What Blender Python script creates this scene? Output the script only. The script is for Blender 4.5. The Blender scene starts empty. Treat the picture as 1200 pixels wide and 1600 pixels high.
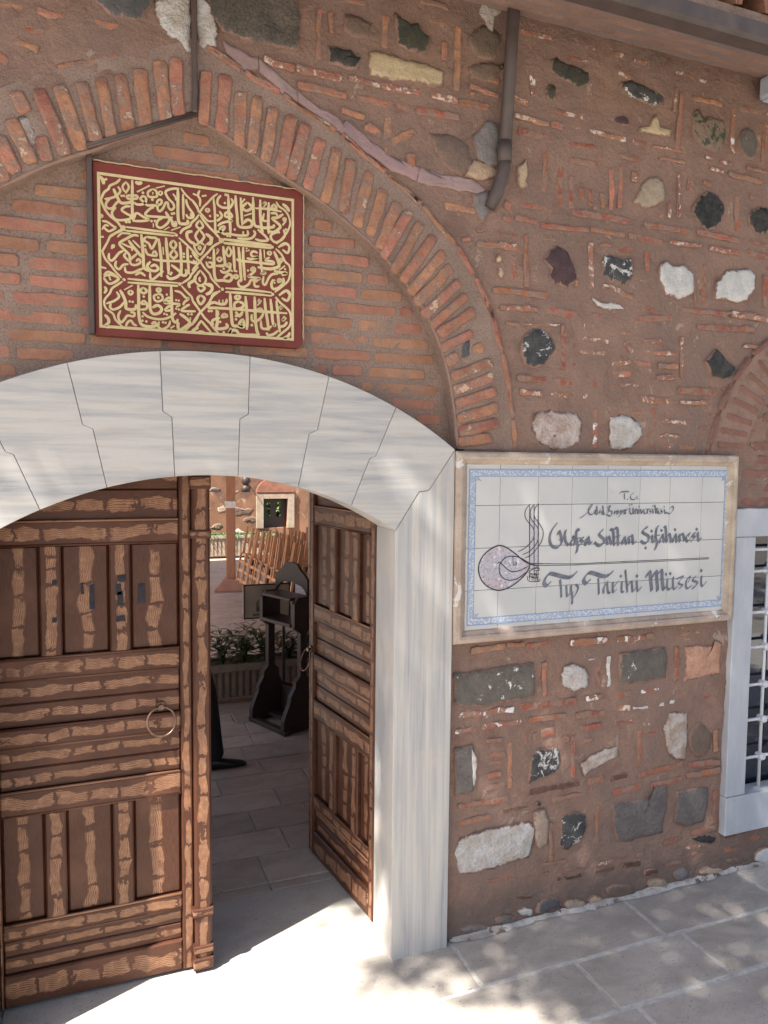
import bpy, bmesh, math, random
from math import sin, cos, pi, sqrt, radians, atan2, hypot, floor
from mathutils import Vector, Matrix, noise as mnoise
scene = bpy.context.scene
COL = scene.collection
R = random.Random(7)
H, D, FPX = 1.8, 2.41077, 1162.4      # eye height, distance from the wall plane (y = 0), focal length in photo pixels

# ------------------------------------------------------------------ camera
yaw, pitch, roll = .36930445, -.06861874, .00968167
FW = Vector((sin(yaw)*cos(pitch), cos(yaw)*cos(pitch), sin(pitch)))
_r = Vector((cos(yaw), -sin(yaw), 0)); _u = _r.cross(FW)
RT = _r*cos(roll) + _u*sin(roll); UP = -_r*sin(roll) + _u*cos(roll)
cam_d = bpy.data.cameras.new('camera'); cam = bpy.data.objects.new('camera', cam_d); COL.objects.link(cam)
cam_d.sensor_fit = 'VERTICAL'; cam_d.sensor_height = 36; cam_d.lens = FPX/1600*36
cam_d.clip_start = .05; cam_d.clip_end = 400
mw = Matrix.Identity(4)
for i in range(3):
    mw[i][0] = RT[i]; mw[i][1] = UP[i]; mw[i][2] = -FW[i]
mw.translation = Vector((0, -D, H)); cam.matrix_world = mw
scene.camera = cam

# ------------------------------------------------------------------ sky, sun, exposure
SUN = Vector((-2.3, -1.0, 3.7)).normalized()      # towards the sun
world = bpy.data.worlds.new('World'); scene.world = world; world.use_nodes = True
wn = world.node_tree.nodes; wl = world.node_tree.links
sky = wn.new('ShaderNodeTexSky'); sky.sky_type = 'NISHITA'; sky.sun_disc = False
sky.sun_elevation = math.asin(SUN.z); sky.sun_rotation = atan2(SUN.x, SUN.y)
sky.air_density = 1.0; sky.dust_density = 2.5; sky.ozone_density = 1.0
bg = wn['Background']; bg.inputs['Strength'].default_value = .078
wl.new(sky.outputs[0], bg.inputs['Color'])
sd = bpy.data.lights.new('sun', 'SUN'); sd.energy = 5.0; sd.angle = radians(.55); sd.color = (1, .94, .84)
so = bpy.data.objects.new('sun', sd); COL.objects.link(so)
so.rotation_euler = SUN.to_track_quat('Z', 'Y').to_euler(); so.location = SUN*30
vs = scene.view_settings; vs.view_transform = 'Standard'; vs.look = 'None'; vs.gamma = 1; vs.use_curve_mapping = False
vs.exposure = 1.7

# ------------------------------------------------------------------ placing helpers
def ray(px, py): return (px-600)*RT - (py-800)*UP + FPX*FW
def W(px, py, Y=0.0):                 # photo pixel -> (x, z) on the wall plane y = Y
    d = ray(px, py); t = (D+Y)/d.y
    return (d.x*t, H + d.z*t)
def G(px, py, Z=0.0):                 # photo pixel -> (x, y) on the level z = Z
    d = ray(px, py); t = (H-Z)/-d.z
    return (d.x*t, d.y*t - D)
def WL(pts, Y=0.0): return [W(x, y, Y) for x, y in pts]

def link(name, me, mat=None, parent=None):
    o = bpy.data.objects.new(name, me); COL.objects.link(o)
    if mat is not None and me is not None and not me.materials: me.materials.append(mat)
    if parent is not None: o.parent = parent
    return o
def empty(name, loc=(0, 0, 0), rz=0):
    o = bpy.data.objects.new(name, None); COL.objects.link(o); o.location = loc; o.rotation_euler = (0, 0, rz)
    o.empty_display_size = .05
    return o
def tag(o, label=None, cat=None, group=None, kind=None):
    if label: o['label'] = label
    if cat: o['category'] = cat
    if group: o['group'] = group
    if kind: o['kind'] = kind
    return o

class MB:
    def __init__(s): s.v = []; s.f = []; s.uv = []; s.sm = []
    def add(s, vs_, fs, smooth=False, uvs=None):
        b = len(s.v); s.v += [tuple(v) for v in vs_]
        for k, f in enumerate(fs):
            s.f.append([b+i for i in f]); s.sm.append(smooth)
            s.uv.append(uvs[k] if uvs else None)
    def box(s, x0, x1, y0, y1, z0, z1, M=None):
        v = [Vector(p) for p in ((x0,y0,z0),(x1,y0,z0),(x1,y1,z0),(x0,y1,z0),(x0,y0,z1),(x1,y0,z1),(x1,y1,z1),(x0,y1,z1))]
        if M: v = [M @ p for p in v]
        s.add(v, [(0,3,2,1),(4,5,6,7),(0,1,5,4),(1,2,6,5),(2,3,7,6),(3,0,4,7)])
    def tube(s, pts, r, n=8, caps=True, smooth=True, squash=None):
        pts = [Vector(p) for p in pts]; rs = r if isinstance(r, (list, tuple)) else [r]*len(pts)
        ring = []; up = Vector((0, 0, 1)); vs_ = []; prev = None
        for i, p in enumerate(pts):
            t = (pts[min(i+1, len(pts)-1)]-pts[max(i-1, 0)]).normalized()
            if prev is None:
                a = t.cross(up)
                if a.length < .01: a = t.cross(Vector((1, 0, 0)))
            else:
                a = prev - t*prev.dot(t)
            a.normalize(); prev = a; b = t.cross(a)
            for k in range(n):
                q = 2*pi*(k+.5)/n; vs_.append(p + (a*cos(q)+b*sin(q))*rs[i])
        fs = []
        for i in range(len(pts)-1):
            for k in range(n):
                k2 = (k+1) % n; fs.append((i*n+k, i*n+k2, (i+1)*n+k2, (i+1)*n+k))
        s.add(vs_, fs, smooth)
        if caps:
            b = len(s.v)-len(vs_)
            s.f.append([b+k for k in range(n)][::-1]); s.sm.append(False); s.uv.append(None)
            s.f.append([b+(len(pts)-1)*n+k for k in range(n)]); s.sm.append(False); s.uv.append(None)
    def prism(s, poly, y0, y1, M=None):     # (x, z) outline, front y0, back y1
        if area(poly) < 0: poly = poly[::-1]
        n = len(poly)
        v = [Vector((x, y0, z)) for x, z in poly] + [Vector((x, y1, z)) for x, z in poly]
        if M: v = [M @ p for p in v]
        s.add(v, [list(range(n)), list(range(2*n-1, n-1, -1))] + [(i, i+n, (i+1) % n+n, (i+1) % n) for i in range(n)])
    def build(s, name, mat=None, parent=None, bevel=0, segs=1):
        me = bpy.data.meshes.new(name); me.from_pydata(s.v, [], s.f); me.update()
        if any(u is not None for u in s.uv):
            L = me.uv_layers.new(name='UVMap'); 
            for p, u in zip(me.polygons, s.uv):
                if u:
                    for li, c in zip(p.loop_indices, u): L.data[li].uv = c
        for p, q in zip(me.polygons, s.sm): p.use_smooth = q
        if bevel:
            bm = bmesh.new(); bm.from_mesh(me)
            bmesh.ops.bevel(bm, geom=bm.edges[:], offset=bevel, segments=segs, affect='EDGES', clamp_overlap=True)
            bm.to_mesh(me); bm.free()
        return link(name, me, mat, parent)
def area(p): return .5*sum(p[i][0]*p[(i+1) % len(p)][1]-p[(i+1) % len(p)][0]*p[i][1] for i in range(len(p)))
def n2(x, y, s=1.0, k=0.0): return mnoise.noise(Vector((x*s+k, y*s-k, k*1.7)))

def smooth_line(pts, sub=4, closed=False):
    n = len(pts); out = []
    if n < 3: return [tuple(p) for p in pts]
    rng = range(n if closed else n-1)
    for i in rng:
        if closed: p0, p1, p2, p3 = pts[(i-1) % n], pts[i], pts[(i+1) % n], pts[(i+2) % n]
        else: p0, p1, p2, p3 = pts[max(i-1, 0)], pts[i], pts[i+1], pts[min(i+2, n-1)]
        for k in range(sub):
            t = k/sub
            out.append(tuple(.5*((2*p1[j]) + (-p0[j]+p2[j])*t + (2*p0[j]-5*p1[j]+4*p2[j]-p3[j])*t*t + (-p0[j]+3*p1[j]-3*p2[j]+p3[j])*t**3) for j in (0, 1)))
    if not closed: out.append(tuple(pts[-1]))
    return out
def resample(poly, step):
    out = []; n = len(poly)
    for i in range(n):
        a, b = poly[i], poly[(i+1) % n]; L = hypot(b[0]-a[0], b[1]-a[1]); k = max(1, int(round(L/step)))
        for j in range(k): out.append((a[0]+(b[0]-a[0])*j/k, a[1]+(b[1]-a[1])*j/k))
    return out

def piece(name, poly, mat, parent, y0=0.0, h=.008, jit=.004, step=None, inset=.006, rough=.0015, soft=False):
    """a stone or brick face standing h proud of the plane y0, with broken edges; 30 to 60 triangles"""
    if area(poly) < 0: poly = poly[::-1]
    per = sum(hypot(poly[i][0]-poly[i-1][0], poly[i][1]-poly[i-1][1]) for i in range(len(poly)))
    P = resample(poly, step or max(.018, per/14))
    k = R.random()*90
    P = [(x+n2(x, z, 45, k)*jit+n2(x, z, 15, k)*jit, z+n2(x, z, 45, k+9)*jit+n2(x, z, 15, k+5)*jit) for x, z in P]
    cx = sum(p[0] for p in P)/len(P); cz = sum(p[1] for p in P)/len(P); n = len(P)
    def ins(d):
        o = []
        for i in range(n):
            a, b, c = P[i-1], P[i], P[(i+1) % n]
            tx, tz = c[0]-a[0], c[1]-a[1]; L = hypot(tx, tz) or 1
            o.append((b[0]-tz/L*d, b[1]+tx/L*d))
        return o
    if inset > .008:
        hx_ = (max(p[0] for p in P)-min(p[0] for p in P))/2; hz_ = (max(p[1] for p in P)-min(p[1] for p in P))/2
        I = [(cx+(x-cx)*max(.3, 1-inset/hx_), cz+(z-cz)*max(.3, 1-inset/hz_)) for x, z in P]
    else: I = ins(inset)
    w = min(max(p[0] for p in P)-min(p[0] for p in P), max(p[1] for p in P)-min(p[1] for p in P))
    tilt = (R.uniform(-1, 1)*h*.3, R.uniform(-1, 1)*h*.3)
    ex = max(abs(p[0]-cx) for p in P) or 1
    def yy(x, z, q): return y0-q - tilt[0]*(x-cx)/ex - rough*n2(x, z, 30, k)
    V = [(x, y0+.012, z) for x, z in P] + [(x, yy(x, z, h*.55), z) for x, z in P] + [(x, yy(x, z, h), z) for x, z in I]
    F = []
    for r_ in (0, 1):
        for i in range(n): j = (i+1) % n; F.append((r_*n+i, r_*n+j, (r_+1)*n+j, (r_+1)*n+i))
    mb = MB()
    E_ = [0.]*n+[.12]*n+[.55]*n
    if w > .05:
        b = 2*n
        for t, e in ((.72, 1.), (.38, 1.2)):
            V += [(cx+(x-cx)*t, yy(cx+(x-cx)*t, cz+(z-cz)*t, h*1.1)-rough*1.2*n2(cx+(x-cx)*t, cz+(z-cz)*t, 42, k+3), cz+(z-cz)*t) for x, z in I]; E_ += [e]*n
            for i in range(n): j = (i+1) % n; F.append((b+i, b+j, b+n+j, b+n+i))
            b += n
        V.append((cx, yy(cx, cz, h*1.1), cz)); E_.append(1.2); F += [(b+i, b+(i+1) % n, b+n) for i in range(n)]; soft = True
    else:
        F.append(tuple(range(2*n, 3*n)))
    mb.add(V, F, smooth=soft)
    o = mb.build(name, mat, parent)
    at = o.data.attributes.new('edge', 'FLOAT', 'POINT'); at.data.foreach_set('value', E_)
    return o
def bar_poly(x0, z0, x1, z1, th):
    L = hypot(x1-x0, z1-z0); ux, uz = (x1-x0)/L, (z1-z0)/L; nx, nz = -uz*th/2, ux*th/2; c = min(th*.25, L*.2)
    return [(x0+nx*.6, z0+nz*.6), (x0-nx*.7, z0-nz*.7), (x0-nx+ux*c, z0-nz+uz*c), (x1-nx-ux*c, z1-nz-uz*c), (x1-nx*.7, z1-nz*.7),
            (x1+nx*.6, z1+nz*.6), (x1+nx-ux*c, z1+nz-uz*c), (x0+nx+ux*c, z0+nz+uz*c)]

# ------------------------------------------------------------------ materials
class NT:
    def __init__(s, name):
        s.m = bpy.data.materials.new(name); s.m.use_nodes = True; s.t = s.m.node_tree; s.n = s.t.nodes; s.l = s.t.links
        s.b = s.n['Principled BSDF']; s.out = s.n['Material Output']
        g = s.n.new('ShaderNodeNewGeometry'); s.pos = g.outputs['Position']
        s.tc = None
    def coord(s, kind):
        if kind == 'pos': return s.pos
        if s.tc is None: s.tc = s.n.new('ShaderNodeTexCoord')
        return s.tc.outputs[kind]
    def mapping(s, v, scale=(1, 1, 1), loc=(0, 0, 0), rot=(0, 0, 0)):
        m = s.n.new('ShaderNodeMapping'); s.l.new(v, m.inputs[0]); m.inputs['Scale'].default_value = scale
        m.inputs['Location'].default_value = loc; m.inputs['Rotation'].default_value = rot; return m.outputs[0]
    def noise(s, v, scale, detail=4, rough=.55, dist=0, out=0):
        t = s.n.new('ShaderNodeTexNoise'); s.l.new(v, t.inputs['Vector']); t.inputs['Scale'].default_value = scale
        t.inputs['Detail'].default_value = detail; t.inputs['Roughness'].default_value = rough; t.inputs['Distortion'].default_value = dist
        return t.outputs[out]
    def vor(s, v, scale, feature='F1', out='Distance', rnd=1):
        t = s.n.new('ShaderNodeTexVoronoi'); s.l.new(v, t.inputs['Vector']); t.inputs['Scale'].default_value = scale; t.feature = feature
        t.inputs['Randomness'].default_value = rnd; return t.outputs[out]
    def ramp(s, f, a, b):           # smooth step between a and b
        m = s.n.new('ShaderNodeMapRange'); m.interpolation_type = 'SMOOTHSTEP'; s.l.new(f, m.inputs[0])
        m.inputs[1].default_value = a; m.inputs[2].default_value = b; return m.outputs[0]
    def math(s, op, a, b=None):
        m = s.n.new('ShaderNodeMath'); m.operation = op
        for i, q in enumerate((a, b)):
            if q is None: continue
            if isinstance(q, (int, float)): m.inputs[i].default_value = q
            else: s.l.new(q, m.inputs[i])
        return m.outputs[0]
    def mix(s, f, a, b, blend='MIX'):
        m = s.n.new('ShaderNodeMix'); m.data_type = 'RGBA'; m.blend_type = blend
        for i, q in ((0, f), (6, a), (7, b)):
            if isinstance(q, (int, float)): m.inputs[i].default_value = q
            elif isinstance(q, tuple): m.inputs[i].default_value = (*q, 1)
            else: s.l.new(q, m.inputs[i])
        return m.outputs[2]
    def rnd(s):
        return s.n.new('ShaderNodeObjectInfo').outputs['Random']
    def fin(s, col, rough=.85, bump=None, bs=.3, bd=.01, spec=.3, metal=0):
        if isinstance(col, tuple): s.b.inputs['Base Color'].default_value = (*col, 1)
        else: s.l.new(col, s.b.inputs['Base Color'])
        if isinstance(rough, (int, float)): s.b.inputs['Roughness'].default_value = rough
        else: s.l.new(rough, s.b.inputs['Roughness'])
        s.b.inputs['Specular IOR Level'].default_value = spec; s.b.inputs['Metallic'].default_value = metal
        if bump is not None:
            q = s.n.new('ShaderNodeBump'); q.inputs['Strength'].default_value = bs; q.inputs['Distance'].default_value = bd
            s.l.new(bump, q.inputs['Height']); s.l.new(q.outputs[0], s.b.inputs['Normal'])
        return s.m

EDGE = [0]
def mineral(name, c1, c2, sc=14, mottle=.0, mortar=0.0, fleck=None, fleck_t=.62, fleck_s=28, rough=.9, bs=.5, bd=.006, vary=.25, grit=260, dark=None, dark_t=.64, dark_s=12, coord='pos', grain=.35):
    t = NT(name); p = t.coord(coord); embedded = EDGE[0]
    c = t.mix(t.ramp(t.noise(p, sc, 6, .65), .35, .65), c1, c2)
    if vary:
        r = t.rnd(); m = t.n.new('ShaderNodeMapRange'); t.l.new(r, m.inputs[0]); m.inputs[3].default_value = 1-vary; m.inputs[4].default_value = 1+vary*.8
        h = t.n.new('ShaderNodeHueSaturation'); t.l.new(m.outputs[0], h.inputs['Value']); t.l.new(c, h.inputs['Color'])
        m2 = t.n.new('ShaderNodeMapRange'); t.l.new(t.math('FRACT', t.math('MULTIPLY', r, 7.3)), m2.inputs[0]); m2.inputs[3].default_value = .488; m2.inputs[4].default_value = .512
        t.l.new(m2.outputs[0], h.inputs['Hue']); c = h.outputs[0]
    if dark: c = t.mix(t.ramp(t.noise(p, dark_s, 6, .7), dark_t, dark_t+.06), c, dark)
    if mortar: c = t.mix(t.ramp(t.noise(p, 22, 7, .72, .4), .62-mortar*.3, .70-mortar*.25), c, MORTAR_C)
    if fleck: c = t.mix(t.ramp(t.noise(p, fleck_s, 8, .72, .5), fleck_t, fleck_t+.03), c, fleck)
    if embedded:          # mortar lapping over the broken edge
        a = t.n.new('ShaderNodeAttribute'); a.attribute_name = 'edge'
        f = t.ramp(t.math('ADD', a.outputs['Fac'], t.math('MULTIPLY', t.math('SUBTRACT', t.noise(p, 34, 6, .7), .5), embedded)), .16, .34)
        c = t.mix(f, t.mix(t.ramp(t.noise(p, 9, 6), .4, .6), MORTAR_C, MORTAR_D), c)
    g = t.noise(p, grit, 3, .6)
    c = t.mix(grain, c, t.mix(1, c, t.ramp(g, .05, .62), 'MULTIPLY'))
    c = t.mix(t.ramp(g, .72, .78), c, (.5, .42, .36)); c = t.mix(t.ramp(g, .27, .22), c, (.06, .045, .04))
    hgt = t.math('ADD', t.math('MULTIPLY', t.noise(p, 60, 6, .7), 1.0), t.math('MULTIPLY', g, .25))
    if embedded: hgt = t.math('ADD', hgt, t.math('MULTIPLY', t.noise(p, 24, 5, .6), 2.0)); bs = min(1, bs*1.5); bd *= 1.4
    if name == 'mortar':
        hgt = t.math('ADD', hgt, t.math('MULTIPLY', t.noise(p, 13, 5, .6), 2.0))
        c = t.mix(t.math('MULTIPLY', t.ramp(t.noise(p, 7, 7, .7, .5), .52, .66), .45), c, (.20, .105, .078)); c = t.mix(t.math('MULTIPLY', t.ramp(t.noise(p, 1.6, 5, .6), .50, .62), .4), c, (.26, .18, .15))
        sz = t.n.new('ShaderNodeSeparateXYZ'); t.l.new(p, sz.inputs[0])
        low = t.ramp(t.math('ADD', sz.outputs[2], t.math('MULTIPLY', t.noise(p, 5, 6, .7), .5)), .46, .30)
        c = t.mix(t.math('MULTIPLY', low, .6), c, (.155, .12, .10))
    return t.fin(c, rough, hgt, bs, bd)
MORTAR_C = (.305, .192, .146); MORTAR_D = (.245, .154, .120)
MAT = {}
MAT['mortar'] = mineral('mortar', (.325, .204, .154), (.250, .162, .128), 3.2, vary=0, fleck=(.42, .31, .24), fleck_t=.61, fleck_s=9, bs=.85, bd=.012, grain=.45, dark=(.27, .175, .14), dark_t=.60, dark_s=2.3)
MAT['mortar_grey'] = mineral('joint_mortar_grey', (.325, .228, .182), (.26, .178, .14), 6, vary=0, grit=170, bs=.8, bd=.006, grain=.7)
EDGE[0] = 1.0
MAT['r'] = mineral('brick_red', (.40, .135, .078), (.30, .11, .07), 25, mortar=.62, vary=.18)
MAT['o'] = mineral('brick_orange', (.48, .225, .135), (.36, .16, .10), 22, mortar=.5, vary=.16)
MAT['w'] = mineral('brick_limewashed', (.43, .19, .12), (.34, .15, .10), 25, mortar=.5, fleck=(.66, .52, .43), fleck_t=.53, fleck_s=24, vary=.2)
MAT['p'] = mineral('brick_white_specks', (.38, .155, .10), (.31, .13, .09), 25, mortar=.5, fleck=(.80, .77, .74), fleck_t=.54, fleck_s=20, vary=.2)
MAT['W'] = mineral('lime_crust', (.75, .73, .70), (.55, .48, .43), 30, vary=.1)
MAT['d'] = mineral('brick_dark', (.12, .07, .055), (.18, .09, .06), 25, mortar=.3, vary=.2)  # dark brown brick tone with some mortar smeared over
MAT['ty'] = mineral('brick_smooth', (.42, .205, .132), (.33, .155, .102), 9, mortar=.35, vary=.15, grain=.2, bs=.35)
MAT['ar'] = mineral('brick_arch', (.46, .215, .135), (.34, .15, .098), 20, mortar=.5, fleck=(.62, .42, .29), fleck_t=.60, fleck_s=22, vary=.18)
MAT['pk'] = mineral('painted_brick', (.27, .135, .10), (.225, .115, .088), 8, vary=.10, grain=.2)
K = {}
EDGE[0] = 1.35
K['slate'] = mineral('stone_slate', (.085, .085, .09), (.12, .115, .115), 8, vary=0, grit=150)
K['granite'] = mineral('stone_speckled', (.15, .125, .105), (.09, .08, .07), 11, vary=0, fleck=(.3, .22, .17), fleck_t=.66, grit=130, grain=.9)
K['black'] = mineral('stone_black', (.03, .033, .036), (.07, .065, .055), 30, vary=.2, fleck=(.42, .37, .32), fleck_t=.63, fleck_s=20)
K['blackgreen'] = mineral('stone_black_green', (.045, .055, .045), (.085, .075, .055), 30, vary=.2, fleck=(.5, .42, .31), fleck_t=.66, fleck_s=14)
K['blackwhite'] = mineral('stone_black_white', (.05, .055, .06), (.09, .085, .08), 30, vary=.1, fleck=(.62, .60, .57), fleck_t=.545, fleck_s=19)
K['mossy'] = mineral('stone_mossy', (.26, .19, .135), (.22, .155, .115), 30, vary=0, fleck=(.06, .08, .055), fleck_t=.50, fleck_s=11)
K['purple'] = mineral('stone_purple', (.105, .062, .066), (.075, .045, .05), 25, vary=.1)
K['white'] = mineral('stone_white', (.78, .75, .72), (.60, .52, .46), 20, vary=.05, dark=(.30, .24, .2), dark_t=.66, bs=.9, bd=.012)
K['pinkwhite'] = mineral('stone_pink_white', (.70, .62, .56), (.50, .36, .28), 22, vary=.05, dark=(.22, .15, .12), dark_t=.66, bs=.9, bd=.012)
K['whitegrey'] = mineral('stone_pale_grey', (.50, .49, .47), (.66, .62, .58), 14, vary=.05, fleck=(.56, .42, .34), fleck_t=.63)
K['cream'] = mineral('stone_cream', (.54, .41, .27), (.44, .32, .21), 20, vary=.06, bs=.5)
K['beige'] = mineral('stone_beige', (.42, .33, .25), (.33, .25, .185), 12, vary=.06)
K['pink'] = mineral('stone_pink', (.58, .32, .22), (.44, .235, .16), 22, vary=0, fleck=(.62, .42, .32), fleck_t=.58)
K['grey'] = mineral('stone_grey', (.19, .165, .15), (.145, .13, .122), 20, vary=.05, grit=140, grain=.6)
K['greywhite'] = mineral('stone_grey_specks', (.16, .14, .12), (.125, .11, .095), 25, vary=0, fleck=(.72, .71, .70), fleck_t=.61, fleck_s=26)
K['brown'] = mineral('stone_brown', (.155, .115, .088), (.20, .14, .105), 16, vary=.1, grit=150)
K['plaster'] = mineral('grey_plaster', (.24, .22, .215), (.19, .165, .155), 20, vary=0)
K['mauve'] = mineral('mauve_mortar', (.36, .245, .235), (.30, .205, .195), 6, vary=.06, grain=.25, bs=.35)
K['yellow'] = mineral('stone_yellow', (.60, .44, .22), (.55, .50, .40), 40, vary=0)

def marble(name, dirn):
    t = NT(name); p = t.pos
    sc = {'x': (.6, 1, 9), 'z': (13, 1, .4)}[dirn]
    rot = (0, radians(8), 0) if dirn == 'x' else (0, radians(1.5), 0)
    q = t.mapping(p, sc, rot=rot)
    r = t.rnd(); off = t.n.new('ShaderNodeCombineXYZ'); t.l.new(t.math('MULTIPLY', r, 9), off.inputs[2]); 
    va = t.n.new('ShaderNodeVectorMath'); t.l.new(q, va.inputs[0]); t.l.new(off.outputs[0], va.inputs[1])
    q = va.outputs[0]
    n1 = t.noise(q, 3.2, 7, .62, .25); n3 = t.noise(q, 9, 5, .6, .3)
    c = t.mix(t.ramp(n1, .38, .62), (.50, .474, .438), (.375, .368, .366))
    c = t.mix(t.ramp(n3, .56, .74), c, (.46, .40, .34)); c = t.mix(t.math('MULTIPLY', t.ramp(n1, .60, .64), .7), c, (.29, .295, .31))
    c = t.mix(t.math('MULTIPLY', t.ramp(t.noise(p, 5, 8, .75), .55, .75), .5), c, (.54, .46, .375))
    c = t.mix(t.math('MULTIPLY', t.ramp(t.noise(p, 70, 4, .6), .66, .72), .5), c, (.42, .38, .34))
    return t.fin(c, .55, t.math('ADD', t.noise(p, 40, 6, .65), t.math('MULTIPLY', t.noise(p, 300, 2), .3)), .22, .004, .4)
EDGE[0] = 0
K['plain'] = mineral('pale_stone', (.44, .35, .27), (.35, .27, .2), 12, vary=.06)
K['cord'] = mineral('gilt_cord', (.55, .42, .25), (.40, .28, .16), 60, vary=0)
MAT['marble_x'] = marble('marble_horizontal_veins', 'x'); MAT['marble_z'] = marble('marble_vertical_veins', 'z')

def wood(name, bw, ls=.032):
    """painted grain: dark stain with a pale band of drawn knots and lines down the middle of every board; UV = metres along, -1..1 across"""
    t = NT(name); uv = t.coord('UV'); sx = t.n.new('ShaderNodeSeparateXYZ'); t.l.new(uv, sx.inputs[0]); u, v = sx.outputs[0], sx.outputs[1]
    r = t.rnd(); uo = t.math('ADD', u, t.math('MULTIPLY', r, 31.7))
    cb = t.n.new('ShaderNodeCombineXYZ'); t.l.new(uo, cb.inputs[0]); t.l.new(t.math('MULTIPLY', r, 17.0), cb.inputs[1]); 
    c1 = cb.outputs[0]
    wob = t.math('MULTIPLY', t.math('SUBTRACT', t.noise(c1, 8, 2), .5), bw*2.4)
    cb2 = t.n.new('ShaderNodeCombineXYZ'); t.l.new(uo, cb2.inputs[0]); t.l.new(t.math('MULTIPLY', v, .035), cb2.inputs[1]); full = cb2.outputs[0]
    edge = t.math('MULTIPLY', t.math('SUBTRACT', t.noise(full, 120, 4, .7), .5), bw*.5)
    av = t.math('ABSOLUTE', t.math('ADD', v, wob))
    wid = t.math('ADD', bw, t.math('MULTIPLY', t.math('SUBTRACT', t.noise(c1, 14, 2), .5), bw*1.6))
    fade = t.ramp(t.noise(t.mapping(t.pos, (3, 3, 3)), 2.2, 4, .7), .30, .42)
    band = t.ramp(t.math('SUBTRACT', t.math('ADD', wid, edge), av), -.03, .08)
    # breaks across the band
    vo = t.n.new('ShaderNodeTexVoronoi'); vo.voronoi_dimensions = '1D'; vo.feature = 'DISTANCE_TO_EDGE'
    t.l.new(t.math('ADD', t.math('ADD', uo, t.math('MULTIPLY', t.noise(c1, 3, 1), .35)), t.math('MULTIPLY', t.math('SUBTRACT', t.noise(full, 60, 3), .5), .05)), vo.inputs['W']); vo.inputs['Scale'].default_value = 9
    gap = t.ramp(t.math('ADD', vo.outputs['Distance'], t.math('MULTIPLY', t.math('SUBTRACT', t.noise(full, 90, 2), .5), .05)), .04, .10)
    band = t.math('MULTIPLY', t.math('MULTIPLY', band, gap), t.math('ADD', .25, t.math('MULTIPLY', fade, .75)))
    # drawn lines
    cb3 = t.n.new('ShaderNodeCombineXYZ'); t.l.new(t.math('MULTIPLY', uo, 1.0), cb3.inputs[0]); t.l.new(t.math('MULTIPLY', v, ls), cb3.inputs[1]); ln = cb3.outputs[0]
    wv = t.n.new('ShaderNodeTexWave'); wv.wave_type = 'BANDS'; wv.bands_direction = 'Y'; t.l.new(ln, wv.inputs[0]); wv.inputs['Scale'].default_value = 70
    wv.inputs['Distortion'].default_value = 14; wv.inputs['Detail'].default_value = 2; wv.inputs['Detail Scale'].default_value = .35
    lines = t.math('MULTIPLY', t.math('MULTIPLY', t.ramp(wv.outputs[1], .42, .12), t.ramp(t.noise(full, 60, 2), .28, .44)), .92)
    streak = t.mapping(full, (5, 160, 1)); sn = t.noise(streak, 6, 5, .65)
    base = t.mix(t.ramp(sn, .3, .7), (.045, .017, .010), (.095, .034, .018))
    base = t.mix(t.math('MULTIPLY', t.ramp(t.noise(t.pos, 5, 3), .45, .7), .5), base, (.14, .058, .034))
    tan = t.mix(t.ramp(t.noise(full, 30, 3), .3, .7), (.33, .175, .10), (.235, .115, .065))
    tan = t.mix(lines, tan, (.105, .042, .022))
    c = t.mix(band, base, tan)
    rg = t.ramp(t.noise(t.pos, 9, 5), .2, .9); m = t.n.new('ShaderNodeMapRange'); t.l.new(rg, m.inputs[0]); m.inputs[3].default_value = .30; m.inputs[4].default_value = .52
    return t.fin(c, m.outputs[0], t.math('ADD', sn, t.math('MULTIPLY', band, .3)), .3, .003, .30)
MAT['wood'] = wood('grained_wood', .50); MAT['wood_wide'] = wood('grained_wide', .38); MAT['wood_panel'] = wood('grained_panel', .26, .062)

def simple(name, c1, c2=None, sc=20, rough=.7, bs=.15, bd=.004, spec=.4, metal=0, stretch=(1, 1, 1), vary=0, coord='pos'):
    t = NT(name); p = t.mapping(t.coord(coord), stretch); c2 = c2 or tuple(q*.75 for q in c1)
    n = t.noise(p, sc, 6, .6)
    c = t.mix(t.ramp(n, .3, .7), c1, c2)
    if vary:
        m = t.n.new('ShaderNodeMapRange'); t.l.new(t.rnd(), m.inputs[0]); m.inputs[3].default_value = 1-vary; m.inputs[4].default_value = 1+vary
        h = t.n.new('ShaderNodeHueSaturation'); t.l.new(m.outputs[0], h.inputs['Value']); t.l.new(c, h.inputs['Color']); c = h.outputs[0]
    return t.fin(c, rough, n, bs, bd, spec, metal)
MAT['brown_metal'] = simple('brown_painted_metal', (.095, .072, .066), (.072, .055, .05), 12, .5)
MAT['trunk_metal'] = simple('brown_cable_duct', (.11, .075, .062), (.085, .058, .048), 12, .38)
MAT['iron'] = simple('dark_iron', (.10, .07, .055), (.22, .13, .09), 60, .35, metal=.7)
MAT['blackwood'] = simple('black_brown_wood', (.060, .040, .034), (.038, .026, .022), 30, .5, stretch=(1, 1, 8))
MAT['postwood'] = simple('orange_brown_wood', (.40, .185, .10), (.32, .14, .075), 14, .6, stretch=(6, 6, .6))
MAT['chairwood'] = simple('chair_wood', (.58, .31, .16), (.44, .215, .105), 25, .5, stretch=(3, 3, .8), vary=.2)
MAT['wframe'] = simple('white_painted_marble', (.46, .47, .50), (.385, .40, .435), 8, .6, stretch=(2, 2, .6))
MAT['grille'] = simple('white_painted_iron', (.68, .69, .72), (.6, .6, .62), 40, .45)
MAT['foliage'] = simple('leaf_green', (.06, .11, .028), (.085, .14, .035), 6, .55, vary=.25)
MAT['foliage2'] = simple('planter_leaf', (.05, .095, .03), (.08, .13, .05), 30, .5, vary=.3)
MAT['bark'] = simple('bark', (.16, .12, .09), (.09, .07, .055), 20, .9, .6, .02, stretch=(4, 4, 1))
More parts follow.
